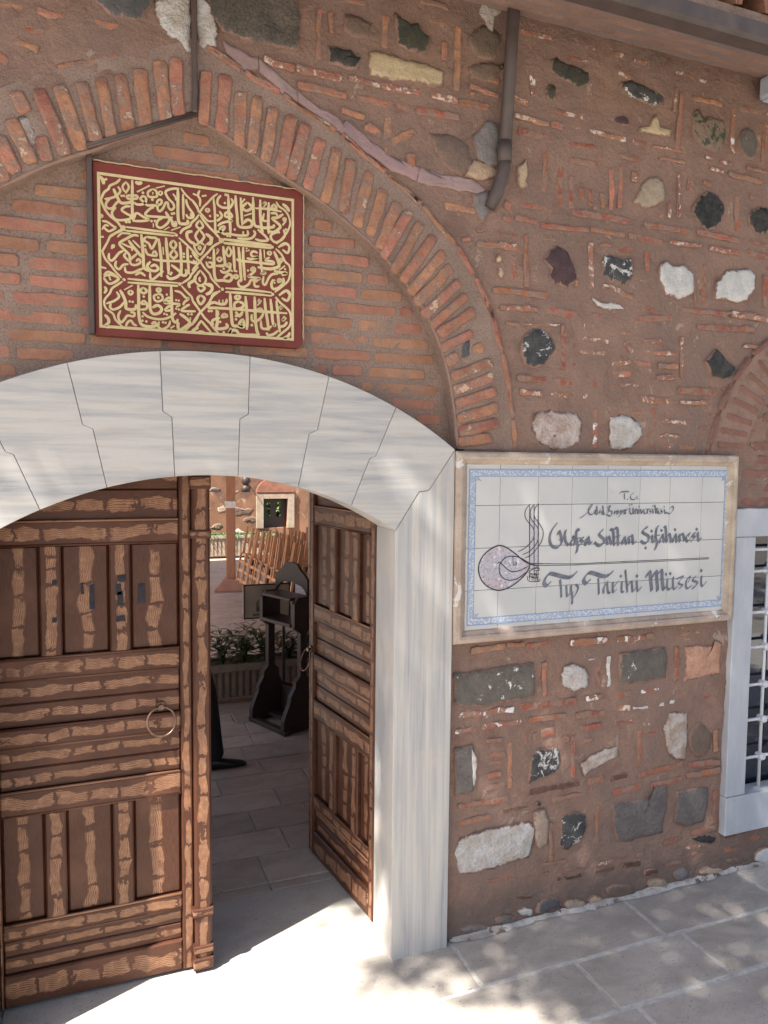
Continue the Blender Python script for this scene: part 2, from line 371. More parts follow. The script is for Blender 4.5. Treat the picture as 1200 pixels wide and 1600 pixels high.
MAT['ink'] = mineral('blue_grey_ink', (.10, .11, .145), (.17, .18, .215), 30, vary=0, grain=.3, rough=.35, bs=.05)
MAT['line'] = simple('thin_ink_line', (.025, .025, .035), None, 20, .35)
MAT['gold'] = mineral('gold_paint', (.66, .54, .28), (.58, .46, .23), 18, vary=0, grain=.15, rough=.55, bs=.25, bd=.002)
MAT['maroon'] = mineral('maroon_paint', (.20, .042, .030), (.16, .036, .028), 6, vary=0, grain=.15, rough=.6, bs=.15, bd=.002)

def tile_mat():
    t = NT('glazed_tile'); p = t.pos
    c = t.mix(t.ramp(t.noise(p, 3, 4), .35, .65), (.53, .525, .505), (.47, .475, .47))
    q = t.mapping(p, (30, 1, 1.2)); c = t.mix(t.math('MULTIPLY', t.ramp(t.noise(q, 1.3, 5, .7), .58, .75), .35), c, (.52, .47, .41))
    m = t.n.new('ShaderNodeMapRange'); t.l.new(t.rnd(), m.inputs[0]); m.inputs[3].default_value = .95; m.inputs[4].default_value = 1.04
    h = t.n.new('ShaderNodeHueSaturation'); t.l.new(m.outputs[0], h.inputs['Value']); t.l.new(c, h.inputs['Color'])
    return t.fin(h.outputs[0], .12, t.noise(p, 6, 3), .12, .01, .5)
MAT['tile'] = tile_mat()
def border_mat():
    t = NT('blue_floral_border'); p = t.pos
    c = t.mix(t.ramp(t.vor(p, 130), .30, .5), (.56, .575, .60), (.33, .385, .48))
    c = t.mix(t.ramp(t.noise(p, 190, 3, .7), .60, .66), c, (.14, .19, .33))
    return t.fin(c, .2)
MAT['border'] = border_mat()
MAT['border_line'] = simple('blue_line', (.20, .28, .44), (.26, .34, .50), 60, .2)
def tughra_mat():
    t = NT('lilac_stipple'); p = t.pos
    c = t.mix(t.ramp(t.noise(p, 9, 3), .38, .62), (.42, .41, .46), (.44, .36, .385))
    c = t.mix(t.ramp(t.noise(p, 130, 4, .7, 1), .54, .6), c, (.25, .21, .27)); c = t.mix(t.ramp(t.noise(p, 60, 3, .6), .58, .66), c, (.62, .6, .62))
    return t.fin(c, .2)
MAT['tughra'] = tughra_mat()
MAT['signstone'] = mineral('travertine_moulding', (.50, .41, .325), (.38, .30, .235), 9, vary=.08, dark=(.15, .12, .10), dark_t=.65, dark_s=22, fleck=(.60, .56, .52), fleck_t=.60, fleck_s=7, rough=.7)

def paving(name, c1, c2, vary=.16):
    t = NT(name); p = t.mapping(t.pos, (1, 1.7, 1))
    c = t.mix(t.ramp(t.noise(p, 4.5, 7, .65, .6), .35, .68), c1, c2)
    m = t.n.new('ShaderNodeMapRange'); r = t.rnd(); t.l.new(r, m.inputs[0]); m.inputs[3].default_value = 1-vary; m.inputs[4].default_value = 1+vary
    h = t.n.new('ShaderNodeHueSaturation'); t.l.new(m.outputs[0], h.inputs['Value']); t.l.new(c, h.inputs['Color']); c = h.outputs[0]
    c = t.mix(t.math('MULTIPLY', t.ramp(t.noise(p, 26, 8, .75, .3), .60, .68), .7), c, (.17, .145, .125))
    c = t.mix(t.math('MULTIPLY', t.ramp(t.noise(p, 1.7, 5, .6), .48, .66), .35), c, (.25, .22, .20))
    c = t.mix(t.math('MULTIPLY', t.ramp(t.noise(p, 11, 8, .7, 1.2), .60, .66), .45), c, (.52, .49, .455))
    pit = t.ramp(t.noise(p, 90, 5, .65), .60, .68); c = t.mix(pit, c, (.12, .10, .085))
    return t.fin(c, .62, t.math('SUBTRACT', t.math('MULTIPLY', t.noise(p, 40, 6, .7), .5), pit), .35, .004, .35)
MAT['paving'] = paving('travertine_paving', (.46, .422, .38), (.36, .322, .288))
MAT['paving_in'] = paving('travertine_paving_courtyard', (.44, .375, .325), (.35, .295, .25))
MAT['grout'] = mineral('grout', (.56, .55, .53), (.42, .40, .38), 25, vary=0)
MAT['threshold'] = paving('threshold_stone', (.42, .40, .37), (.36, .33, .30), .02)

# ------------------------------------------------------------------ ground
def flat(name, x0, x1, y0, y1, z, mat, nx=1, ny=1, amp=0, parent=None):
    vs_ = []; fs = []
    for j in range(ny+1):
        for i in range(nx+1):
            x = x0+(x1-x0)*i/nx; y = y0+(y1-y0)*j/ny; vs_.append((x, y, z+(amp*n2(x, y, 9) if amp else 0)))
    for j in range(ny):
        for i in range(nx): a = j*(nx+1)+i; fs.append((a, a+1, a+nx+2, a+nx+1))
    mb = MB(); mb.add(vs_, fs); return mb.build(name, mat, parent)
ground = flat('ground', -150, 150, -150, 150, -.06, mineral('street_ground', (.30, .27, .24), (.24, .215, .19), 2, vary=0))
tag(ground, kind='structure')
pave = flat('pavement', -6, 9, -9, .06, -.0035, MAT['grout']); tag(pave, kind='structure')
court = flat('courtyard_floor', -6.2, 9, .06, 12, -.008, MAT['grout']); tag(court, kind='structure')
def slab(name, x0, x1, y0, y1, mat, parent, top=0.0, g=.004, stuff=None):
    z1 = top+R.uniform(-.0012, .0012); tx = R.uniform(-.0012, .0012); ty = R.uniform(-.0012, .0012)
    x0 += g; x1 -= g; y0 += g; y1 -= g; c = .003
    V = [(x0, y0, -.05), (x1, y0, -.05), (x1, y1, -.05), (x0, y1, -.05),
         (x0, y0, z1-c), (x1, y0, z1-c), (x1, y1, z1-c), (x0, y1, z1-c),
         (x0+c, y0+c, z1-tx-ty), (x1-c, y0+c, z1+tx-ty), (x1-c, y1-c, z1+tx+ty), (x0+c, y1-c, z1-tx+ty)]
    F = [(0,1,5,4),(1,2,6,5),(2,3,7,6),(3,0,4,7),(4,5,9,8),(5,6,10,9),(6,7,11,10),(7,4,8,11),(8,9,10,11)]
    if stuff is not None: stuff.add(V, F); return None
    mb = MB(); mb.add(V, F); return mb.build(name, mat, parent)
# outdoor slabs: rows along the wall
rows = [(-.265, .0, [1.21, 2.005, 2.62, 3.2]), (-.52, -.265, [.30, .93, 1.585, 2.076, 2.7, 3.3]), (-.78, -.52, [.1, .72, 1.20, 1.65, 2.3, 2.9])]
y = -.78; k = 0
while y > -3.4:
    rows.append((y-.255, y, [R.uniform(-.3, 0)+.62*i+R.uniform(-.05, .05) for i in range(7)])); y -= .255
for y0, y1, xs in rows:
    xs = sorted(xs); 
    while xs[0] > -1.6: xs.insert(0, xs[0]-R.uniform(.5, .8))
    while xs[-1] < 4.2: xs.append(xs[-1]+R.uniform(.45, .7))
    for a, b in zip(xs, xs[1:]): slab('paving_slab', a, b, y0, y1-(.0 if y1 < 0 else -.02), MAT['paving'], pave, g=.0075)
far = MB()
y = -3.33
for j in range(18):
    x = -5+R.uniform(0, .5)
    while x < 8.5:
        w = R.uniform(.5, .75); slab('', x, x+w, y-.255*(j+1), y-.255*j, None, None, g=.005, stuff=far); x += w
tag(far.build('paving_slabs_beyond', MAT['paving'], pave), kind='stuff')
# threshold and the floor inside
th = slab('threshold_stone', -.31, .985, .05, .55, MAT['threshold'], court, g=.001)
slab('threshold_stone', -.31, .985, -.03, .048, MAT['threshold'], court, g=.001)
inrows = [.55, .61, .847, 1.072, 1.29, 1.513, 1.72, 1.93, 2.155, 2.36]
while inrows[-1] < 4.6: inrows.append(inrows[-1]+.222)
known = {1: [.659, 1.3], 2: [.815, .2], 3: [.703, .992], 4: [.883, .4], 5: [.607, 1.1], 6: [.884, .3], 7: [.817, .3], 8: [.91, .4]}
for j in range(len(inrows)-1):
    xs = sorted(known.get(j, [R.uniform(.2, .8)]))
    while xs[0] > -1.5: xs.insert(0, xs[0]-R.uniform(.36, .55))
    while xs[-1] < 2.3: xs.append(xs[-1]+R.uniform(.36, .55))
    if j == 0:
        xs = [-1.4, -.4, .66, 1.5, 2.3]
    for a, b in zip(xs, xs[1:]): slab('paving_slab', a, b, inrows[j], inrows[j+1], MAT['paving_in'], court, g=.0035)
far = MB(); y = inrows[-1]
while y < 11.8:
    x = -6+R.uniform(0, .5)
    while x < 8.5:
        w = R.uniform(.38, .6); slab('', x, x+w, y, y+.235, None, None, g=.004, stuff=far); x += w
    y += .235
for x in (-6, 2.3): pass
tag(far.build('paving_slabs_beyond', MAT['paving_in'], court), kind='stuff')

# ------------------------------------------------------------------ the masonry wall
AX = .296
INT = [W(*p) for p in ((303,184),(330,200),(380,230),(447,282),(487,302),(547,348),(595,394),(640,453),(679,516),(700,585),(709,639),(715,702))]
INT = [(.296, 2.846), (.37, 2.812), (.47, 2.763), (.584, 2.702), (.68, 2.655), (.80, 2.582), (.912, 2.502), (1.02, 2.392), (1.11, 2.265), (1.168, 2.120), (1.196, 1.988), (1.213, 1.845)]
EXT = [(.296, 3.075), (.37, 3.04), (.48, 2.992), (.654, 2.922), (.79, 2.852), (.93, 2.765), (1.06, 2.68), (1.194, 2.558), (1.29, 2.425), (1.36, 2.285), (1.415, 2.10), (1.453, 1.845)]
INTs = smooth_line(INT, 4); EXTs = smooth_line(EXT, 4)
def xin(z):                # half width of the recessed field at height z
    for a, b in zip(INTs, INTs[1:]):
        if b[1] <= z <= a[1]: return a[0]+(b[0]-a[0])*(a[1]-z)/max(1e-6, a[1]-b[1])-AX
    return None if z > INTs[0][1] else INTs[-1][0]-AX
MCX = .3235                # centre line of the marble arch
RI, ZI = 1.173, .577; RE, ZE = 1.43, 2.132-1.43
MY = -.035                 # front of the marble
wall = empty('museum_wall', (1.5, 0, 0)); tag(wall, 'old rubble stone and red brick wall with a pointed brick arch over the doorway', 'wall')
def P(o):                  # parent under the wall, keeping world coordinates
    o.parent = wall; o.matrix_parent_inverse = Matrix.Translation((-1.5, 0, 0)); return o
BR = []                    # every brick / stone outline, so that the mortar swells round it
def inhole(x, z):
    if 1.205 < x < 2.56 or x > 3.9: 
        pass
    if 2.56 < x < 3.55 and .24 < z < 1.58: return True
    if z < 1.84: return abs(x-MCX) < .866
    h = xin(z-.01)
    return h is not None and abs(x-AX) < h+.02
def relief(name, x0, x1, z0, z1, y0, st, mat, hole=None, amp=.004, parent=None):
    nx = int((x1-x0)/st); nz = int((z1-z0)/st); idx = {}; V = []; F = []
    def vid(i, j):
        if (i, j) not in idx:
            x = x0+i*st; z = z0+j*st
            d = amp*(n2(x, z, 11)+.7*n2(x, z, 27, 3)+.5*n2(x, z, 55, 7)) + amp*1.3*n2(x, z, 2.3, 5)
            idx[(i, j)] = len(V); V.append((x+st*.3*n2(x, z, 50), y0-d, z+st*.3*n2(x, z, 50, 4)))
        return idx[(i, j)]
    for j in range(nz):
        for i in range(nx):
            if hole and hole(x0+(i+.5)*st, z0+(j+.5)*st): continue
            F.append((vid(i, j), vid(i+1, j), vid(i+1, j+1), vid(i, j+1)))
    mb = MB(); mb.add(V, F, smooth=True); return mb.build(name, mat, parent)
P(relief('mortar', -1.3, 3.9, -.06, 3.46, 0, .02, MAT['mortar'], inhole, .006))
tymp = P(relief('recessed_field', -.75, 1.35, 1.8, 2.95, .055, .02, MAT['mortar_grey'], None, .0025))

# outlines measured on the photograph's wall plane
def brick(x0, y0, x1, y1, th, c, name='brick'):
    a = W(x0, y0); b = W(x1, y1); s = (D/((W(x0+1, y0)[0]-W(x0, y0)[0])*1))  # local scale
    m = (W((x0+x1)/2, (y0+y1)/2+.5)[1]-W((x0+x1)/2, (y0+y1)/2-.5)[1]); m = abs(m)
    if abs(x1-x0) < abs(y1-y0): m = abs(W((x0+x1)/2+.5, (y0+y1)/2)[0]-W((x0+x1)/2-.5, (y0+y1)/2)[0])
    o = piece(name, bar_poly(a[0], a[1], b[0], b[1], th*m*1.02), MAT[c], None, 0.0, h=R.uniform(.002, .007), jit=.005, inset=.005, step=.022)
    return P(o)
BRICKS = """
0 8 40 15 12 o;56 17 103 30 13 o;28 38 70 52 12 r;70 54 128 68 12 r;135 30 185 45 13 o;20 62 62 78 10 o;-8 85 12 98 14 o;90 108 183 86 13 o;40 120 85 105 13 o;208 80 235 72 12 o;95 -2 108 4 8 o;185 38 212 50 8 o
499 12 498 92 8 o;515 20 519 52 8 o;602 25 600 75 10 o;715 42 713 142 10 o;694 65 694 95 9 o;412 93 460 106 13 w;460 106 535 122 13 w;465 132 542 150 13 o;545 122 595 135 9 w;595 133 658 147 10 w;672 148 715 158 12 w;718 159 762 168 10 r;556 152 635 170 11 o;650 172 718 185 11 r;533 172 570 182 10 o;572 193 595 215 18 o;606 183 606 250 11 o;612 223 650 205 12 o;641 240 641 265 14 r;670 30 700 38 9 o;530 0 570 5 8 r;655 0 700 12 8 r;732 135 780 150 9 o;735 118 780 127 9 o
806 48 862 60 9 w;880 65 932 76 9 w;950 82 975 88 9 w;991 92 1010 98 8 w;1022 100 1040 107 9 w;1054 112 1102 128 6 w;832 70 832 148 8 p;878 88 920 97 7 w;943 100 942 145 7 r;960 115 985 122 8 w;802 153 824 162 11 w;865 172 910 185 7 w;918 164 942 172 7 w;802 180 858 195 9 w;860 193 880 200 11 w;892 197 978 220 8 w;988 218 1010 227 8 p;810 205 860 218 11 r;885 224 935 230 8 r;1018 228 1065 238 5 w;965 243 1000 250 6 r;1030 247 1070 255 5 w;852 240 850 300 7 r;875 240 875 322 9 r;888 250 935 258 9 r;892 275 892 325 8 r;955 265 955 330 8 o;970 260 969 325 7 o;990 268 990 285 9 w;940 300 941 325 7 r;909 293 909 310 8 r;735 145 742 146 6 o
1083 155 1128 163 8 o;1056 138 1054 175 5 w;1065 146 1058 235 7 o;1145 170 1144 240 6 p;1195 190 1192 255 6 r;1137 272 1190 285 8 r;1110 262 1130 270 6 w;1165 262 1200 270 6 r;1100 285 1112 290 6 r
787 320 798 322 12 o;810 318 876 332 8 r;895 332 983 345 11 r;1005 350 1075 362 9 r;785 340 800 342 8 w;805 340 840 347 9 r;845 352 920 360 8 r;922 358 975 368 8 r;983 368 1036 380 9 r;1045 378 1095 385 7 w;1088 362 1157 376 9 r;1108 388 1155 395 8 w;1165 393 1200 402 8 r;1170 375 1200 385 6 r;780 383 808 385 9 w;1152 305 1152 360 7 r;1061 270 1060 340 5 p;1047 318 1045 340 6 w;1032 332 1034 340 8 w;821 367 823 450 8 r;803 400 805 435 9 r;923 380 924 455 8 w;1011 393 1011 425 6 r;1100 410 1099 475 7 r;1195 430 1195 480 6 r;770 452 855 462 10 r;941 445 990 465 9 w;780 480 842 484 9 w;853 484 902 492 11 r;998 480 1025 485 8 r;1063 483 1135 492 8 r;1142 490 1200 500 9 w;815 508 875 507 4 w;925 493 975 499 8 w;993 498 1050 498 9 r;910 510 985 521 8 w;880 507 880 580 8 r;910 528 950 534 6 w;1000 533 1035 533 7 w;905 550 945 552 8 w;975 535 988 550 8 w;1005 550 1055 553 7 w;1066 525 1064 590 5 w;955 566 985 566 8 w;995 566 1018 569 9 o;1027 572 1060 573 8 o;950 582 985 584 10 w;1025 590 1054 589 7 w;970 602 1000 602 5 w;808 590 853 594 9 r;865 595 935 600 12 r;812 613 848 616 9 w;860 616 918 620 9 w;933 620 952 622 8 w;998 623 1049 628 10 w;1062 628 1105 630 6 w;930 638 928 702 8 p;1022 638 1018 700 6 r;986 645 1000 645 6 o;1033 658 1080 661 8 w;1030 680 1062 682 7 w;1035 698 1050 698 6 p;1060 698 1085 700 8 o;1090 510 1180 515 8 r;1160 540 1200 545 6 w;1060 610 1120 613 10 r;1120 490 1180 492 5 r;1085 440 1086 480 4 r;900 430 902 448 4 w;955 515 985 520 6 r;940 600 962 604 6 r
695 322 742 330 10 o;722 373 735 375 6 o;745 380 810 388 10 o;790 318 806 319 7 o;790 505 812 507 6 w;790 480 800 480 6 r
735 1017 790 1010 9 o;792 1008 818 1005 7 r;822 1010 860 1004 8 r;890 1005 950 999 11 p;851 1033 851 1087 7 o;935 1040 933 1073 9 r;951 1025 950 1075 6 W;918 1031 930 1030 3 W;715 1118 805 1108 9 p;812 1105 902 1095 10 r;752 1137 815 1127 9 p;826 1126 885 1117 8 r;712 1143 738 1140 8 p;845 1147 868 1143 12 r;878 1155 890 1153 10 r;900 1118 948 1112 9 r;905 1138 940 1133 8 r;910 1160 925 1155 9 r;915 1092 945 1086 8 p;760 1158 785 1154 6 r;763 1180 790 1178 7 r;760 1193 782 1191 5 w;762 1213 784 1207 9 r;758 1232 790 1225 9 r;797 1160 796 1232 7 o;896 1150 895 1215 7 r;825 1238 905 1224 9 d;919 1222 942 1217 11 r
963 1000 1008 995 9 p;1010 995 1022 993 8 o;1057 1010 1055 1065 7 r;1062 993 1078 990 6 o;1000 1080 1030 1077 7 p;965 1086 985 1083 8 r;960 1107 985 1105 9 w;987 1106 1011 1104 4 W;1023 1101 1038 1099 7 W;1042 1098 1058 1096 7 W;1061 1096 1072 1094 7 r;958 1133 990 1126 7 p;1011 1132 1020 1131 5 W;999 1140 998 1197 7 r;975 1165 985 1163 6 r;984 1142 984 1152 4 W;995 1213 1068 1193 9 r;1075 1195 1125 1190 9 r;1017 1227 1066 1216 8 r;1072 1212 1125 1203 10 r;953 1216 980 1211 8 d;957 1238 1002 1228 10 r;1117 1140 1118 1175 7 o
715 1260 795 1247 9 r;715 1287 768 1275 9 r;785 1268 825 1258 7 d;862 1250 918 1240 7 r;933 1258 931 1320 7 r;860 1285 861 1345 6 r;1117 1235 1115 1285 6 r;1078 1302 1118 1292 8 o;1035 1317 1060 1311 7 r;870 1374 908 1367 6 d;930 1362 960 1356 6 d;972 1353 1000 1347 9 d;1005 1364 1028 1360 7 d;805 1403 830 1400 5 d;725 1392 760 1382 5 r;1070 1324 1105 1318 5 w;1130 1306 1180 1294 7 d;1150 1316 1196 1306 6 r;1040 1352 1065 1346 7 r;1125 1330 1150 1325 8 r;760 1378 800 1370 5 r;845 1352 885 1344 6 r
"""
for ln in BRICKS.split('\n'):
    for it in ln.split(';'):
        q = it.split()
        if len(q) == 6: brick(*[float(a) for a in q[:5]], q[5])
def stone(pts, kind, h=.009, name='stone', jit=.006, rough=.0012):
    if len(pts) == 4 and not isinstance(pts[0], tuple):
        cx, cy, w, hh = pts; n = 11; s0 = R.uniform(0, 6)
        pts = [(cx+w/2*cos(a)*(1+.10*sin(3*a+s0)), cy+hh/2*sin(a)*(1+.10*cos(2*a+s0))) for a in (2*pi*i/n for i in range(n))]
    o = piece(name, WL(pts), K[kind] if kind in K else MAT[kind], None, 0, h=h, jit=jit, step=.018, inset=.016, rough=rough)
    return P(o)
for pts, kd in [
 ([(138,-14),(150,5),(170,22),(215,35),(236,10),(240,-22),(140,-22)], 'slate'),
 ([(318,-12),(330,30),(348,48),(380,62),(430,72),(466,80),(470,20),(455,-12)], 'granite'),
 ([(536,24),(555,26),(580,36),(578,60),(560,60),(536,48)], 'brown'),
 ([(511,72),(525,75),(548,80),(558,92),(564,92),(560,106),(550,112),(530,104),(512,96)], 'black'),
 ([(616,20),(628,30),(640,40),(652,38),(660,52),(673,60),(671,70),(664,85),(640,80),(622,72),(617,50)], 'blackgreen'),
 ([(574,83),(590,82),(606,86),(618,86),(634,96),(650,98),(664,100),(694,113),(692,138),(676,136),(640,127),(610,124),(577,118)], 'cream'),
 ((758,68,52,50), 'brown'), ((757,112,48,26), 'brown'),
 ([(748,-5),(785,-5),(785,18),(770,30),(768,58),(758,56),(756,36),(746,22)], 'pinkwhite'),
 ([(671,208),(690,208),(712,216),(730,230),(735,258),(722,275),(700,265),(690,255),(680,235)], 'brown'),
 ([(738,215),(760,188),(778,195),(778,262),(762,262),(745,250)], 'plaster'),
 ([(722,276),(740,250),(752,252),(772,262),(776,275),(750,282)], 'cream'),
 ([(736,303),(764,300),(766,325),(755,350),(744,338)], 'plaster'),
 ([(806,262),(820,248),(824,268),(820,285),(825,292),(812,297),(804,282)], 'cream'),
 ([(857,95),(868,92),(890,103),(920,112),(922,125),(909,138),(890,131),(870,122),(858,110)], 'blackgreen'),
 ((859.5,145,19,25), 'blackgreen'),
 ([(968,128),(985,127),(1006,134),(1020,142),(1035,150),(1037,163),(1020,166),(1000,158),(985,152),(967,138)], 'blackwhite'),
 ((969.5,188,29,20), 'purple'),
 ([(998,201),(1012,200),(1019,184),(1025,180),(1029,200),(1047,206),(1045,215),(1020,211),(1000,207)], 'cream'),
 ([(1080,180),(1090,172),(1098,186),(1108,182),(1130,190),(1135,210),(1131,232),(1116,239),(1092,228),(1082,212)], 'mossy'),
 ((1168,226,28,50), 'greywhite'),
 ([(990,318),(999,290),(1012,276),(1025,275),(1036,285),(1038,308),(1025,322),(1006,327)], 'beige'),
 ((1107,331,50,54), 'black'), ((1188,346,38,42), 'black'),
 ([(849,405),(858,392),(868,386),(884,392),(890,404),(898,418),(903,440),(885,449),(866,443),(855,432),(860,420)], 'purple'),
 ([(940,400),(958,399),(970,405),(988,403),(989,430),(976,445),(955,438),(941,430)], 'blackwhite'),
 ([(1029,418),(1040,407),(1050,415),(1068,414),(1082,428),(1085,445),(1082,458),(1060,469),(1040,462),(1029,440)], 'whitegrey'),
 ([(1118,440),(1135,424),(1165,420),(1180,430),(1179,452),(1165,470),(1150,473),(1116,465)], 'whitegrey'),
 ([(923,463),(936,472),(970,475),(972,483),(950,485),(931,480)], 'whitegrey'),
 ((838.5,544,52,58), 'blackwhite'),
 ([(1102,566),(1118,546),(1148,575),(1146,590),(1128,593),(1112,588)], 'black'),
 ([(830,670),(836,648),(858,640),(880,645),(900,645),(908,660),(906,690),(890,702),(862,703),(838,690)], 'pinkwhite'),
 ([(950,650),(968,648),(986,652),(1002,668),(1004,680),(985,700),(955,703),(950,690)], 'white'),
 ((779,406,11,14), 'yellow'), ((783,427,10,20), 'cream'),
 ([(709,1053),(740,1048),(790,1041),(833,1035),(835,1060),(833,1087),(790,1096),(750,1102),(709,1104)], 'greywhite'),
 ([(874,1060),(880,1042),(895,1036),(912,1042),(920,1056),(914,1076),(895,1079),(880,1072)], 'white'),
 ([(966,1020),(1000,1016),(1040,1010),(1043,1030),(1041,1060),(1000,1067),(966,1068)], 'greywhite'),
 ([(1069,1010),(1090,1008),(1114,1009),(1116,1001),(1127,1003),(1124,1025),(1124,1052),(1095,1058),(1066,1064),(1070,1040)], 'pink'),
 ([(1034,1132),(1043,1114),(1058,1110),(1072,1113),(1072,1150),(1070,1185),(1055,1188),(1042,1175),(1036,1155)], 'pinkwhite'),
 ((1093,1156,38,50), 'brown'),
 ([(710,1168),(735,1164),(744,1180),(744,1222),(738,1236),(712,1243)], 'grey'),
 ([(733,1165),(740,1178),(744,1182),(744,1215),(741,1230),(735,1215),(731,1190)], 'W'),
 ([(829,1180),(838,1168),(856,1166),(872,1168),(876,1190),(868,1206),(848,1216),(826,1222)], 'blackwhite'),
 ([(905,1195),(922,1178),(945,1170),(965,1165),(966,1180),(945,1192),(922,1202),(912,1211)], 'pinkwhite'),
 ([(708,1368),(706,1335),(716,1308),(735,1302),(760,1294),(790,1289),(826,1283),(836,1295),(830,1320),(826,1338),(800,1345),(770,1356),(735,1364)], 'white'),
 ([(834,1270),(850,1262),(858,1285),(855,1318),(838,1328),(836,1300)], 'beige'),
 ([(876,1276),(900,1268),(914,1272),(915,1290),(905,1312),(885,1328),(871,1322),(878,1300)], 'blackwhite'),
 ([(955,1255),(980,1250),(1020,1246),(1022,1228),(1043,1226),(1040,1260),(1034,1300),(1000,1308),(965,1315),(958,1290)], 'grey'),
 ([(1056,1236),(1080,1232),(1106,1230),(1104,1260),(1098,1284),(1070,1290),(1053,1285)], 'grey'),
 ((1100,1310,36,14), 'black'), ((841,1256,9,9), 'black'),  # tiny round piece: a hole in the wall, its shade put in as black
 ([(836,1425),(842,1412),(860,1398),(874,1405),(876,1418),(850,1425)], 'slate'), ((897,1412,36,16), 'beige'), ((968,1392,46,22), 'brown'), ((928,1406,22,12), 'cream'),
 ((1063,1365,24,20), 'plaster'), ((1025,1380,30,16), 'beige'), ((1195,1338,32,30), 'whitegrey'), ((1112,1360,40,12), 'cream'), ((820,1424,26,12), 'whitegrey'), ((790,1436,34,14), 'grey'), ((742,1450,44,14), 'plaster'), ((1150,1345,34,10), 'brown'),
 ([(20,200),(30,182),(45,180),(52,192),(60,205),(62,228),(46,236),(28,222)], 'pinkwhite'),
 ([(242,2),(262,-8),(299,-8),(299,84),(290,86),(280,66),(262,58),(252,45),(240,20)], 'white'),
 ([(306,-8),(326,5),(334,30),(342,50),(340,72),(338,84),(322,82),(306,76)], 'white'),
 ]: stone(pts, kd)
# faint slivers of brick just showing through the mortar between the measured ones: too small to pick apart
boxes = [(min(v.co.x for v in o.data.vertices)-.012, max(v.co.x for v in o.data.vertices)+.012, min(v.co.z for v in o.data.vertices)-.012, max(v.co.z for v in o.data.vertices)+.012) for o in wall.children if o.name.split('.')[0] in ('brick', 'stone')]
chips = []
for k in range(2600):
    if len(chips) > 190: break
    x = R.choice((R.uniform(1.22, 2.9), R.uniform(1.22, 2.9), R.uniform(-.3, 2.9))); z = R.choice([.06+.057*i for i in range(57)])+R.uniform(-.006, .006); L = R.uniform(.03, .13); t_ = R.uniform(.008, .018)
    if R.random() < .2: hx, hz = t_/2, L/2
    else: hx, hz = L/2, t_/2
    if z > 3.28 or (2.45 < x+hx and z < 1.65) or (z < 1.9 and 1.18 < x < 2.56 and z > 1.10): continue
    if x < 1.5 and (z < 3.0 and (z < 1.84 and x < 1.22 or z >= 1.84)): 
        e = None
        for a, b in zip(EXTs, EXTs[1:]):
            if b[1] <= z <= a[1]: e = a[0]
        if z < 1.84 or (e is not None and abs(x-AX)-L < e-AX+.03): continue
    if x < 1.22 and z < 3.1: 
        if not (z > 2.75 and abs(x-AX) > .85): continue
    if any(a < x+hx and x-hx < b and c < z+hz and z-hz < d for a, b, c, d in boxes): continue
    boxes.append((x-hx-.01, x+hx+.01, z-hz-.01, z+hz+.01))
    o = piece('chip', bar_poly(x-hx, z, x+hx, z, t_) if hx > hz else bar_poly(x, z-hz, x, z+hz, t_), MAT[R.choice('rrrrow')], None, 0, h=R.uniform(.001, .004), jit=.006, inset=.005, step=.022); chips.append(o)
bm = bmesh.new(); mats_ = {}
me = bpy.data.meshes.new('brick_chips')
for o in chips:
    m_ = o.data.materials[0]
    if m_.name not in mats_: mats_[m_.name] = len(mats_); me.materials.append(m_)
    for p in o.data.polygons: p.material_index = mats_[m_.name]
    bm.from_mesh(o.data); bpy.data.objects.remove(o)
bm.to_mesh(me); bm.free(); tag(P(link('brick_chips', me)), kind='stuff')
# irregular flashing of mauve mortar stepping down over the arch
for pts in ([(345,62),(372,78),(404,92),(404,110),(384,112),(352,84)], [(405,92),(440,122),(462,140),(465,160),(440,146),(404,114)], [(463,142),(500,168),(528,184),(540,200),(520,204),(490,180),(464,162)],
            [(541,190),(570,212),(600,236),(640,258),(655,262),(650,284),(600,262),(560,230),(530,206)], [(655,262),(690,272),(735,280),(760,298),(744,304),(700,296),(652,285)]):
    o = piece('mortar_flashing', WL(pts), K['mauve'], None, 0, h=.006, jit=.005, step=.02, inset=.004, rough=.003); P(o)
# crumbling pale mortar along the foot of the wall
mb = MB(); n = 90; V = []; F = []
for i in range(n+1):
    x = 1.21+2.4*i/n; w = .010+.055*max(0, n2(x, 0, 4)+.15)+.012*n2(x, 5, 30); h = .006+.016*max(0, n2(x, 2, 9))+.006*n2(x, 2, 40)
    V += [(x, -.006-abs(w), .0015), (x, -.006-abs(w)*.75, .003+.0015*n2(x, 3, 50)), (x, -.010-abs(w)*.25, .006+abs(h)*.3), (x, -.001, .006+abs(h))]
for i in range(n):
    for k in range(3): a = i*4+k; F.append((a, a+4, a+5, a+1))
mb.add(V, F, smooth=True); P(mb.build('mortar_skirt', mineral('lime_skirt', (.50, .48, .46), (.34, .29, .26), 16, vary=0, dark=(.15, .12, .10), dark_t=.54, dark_s=22)))

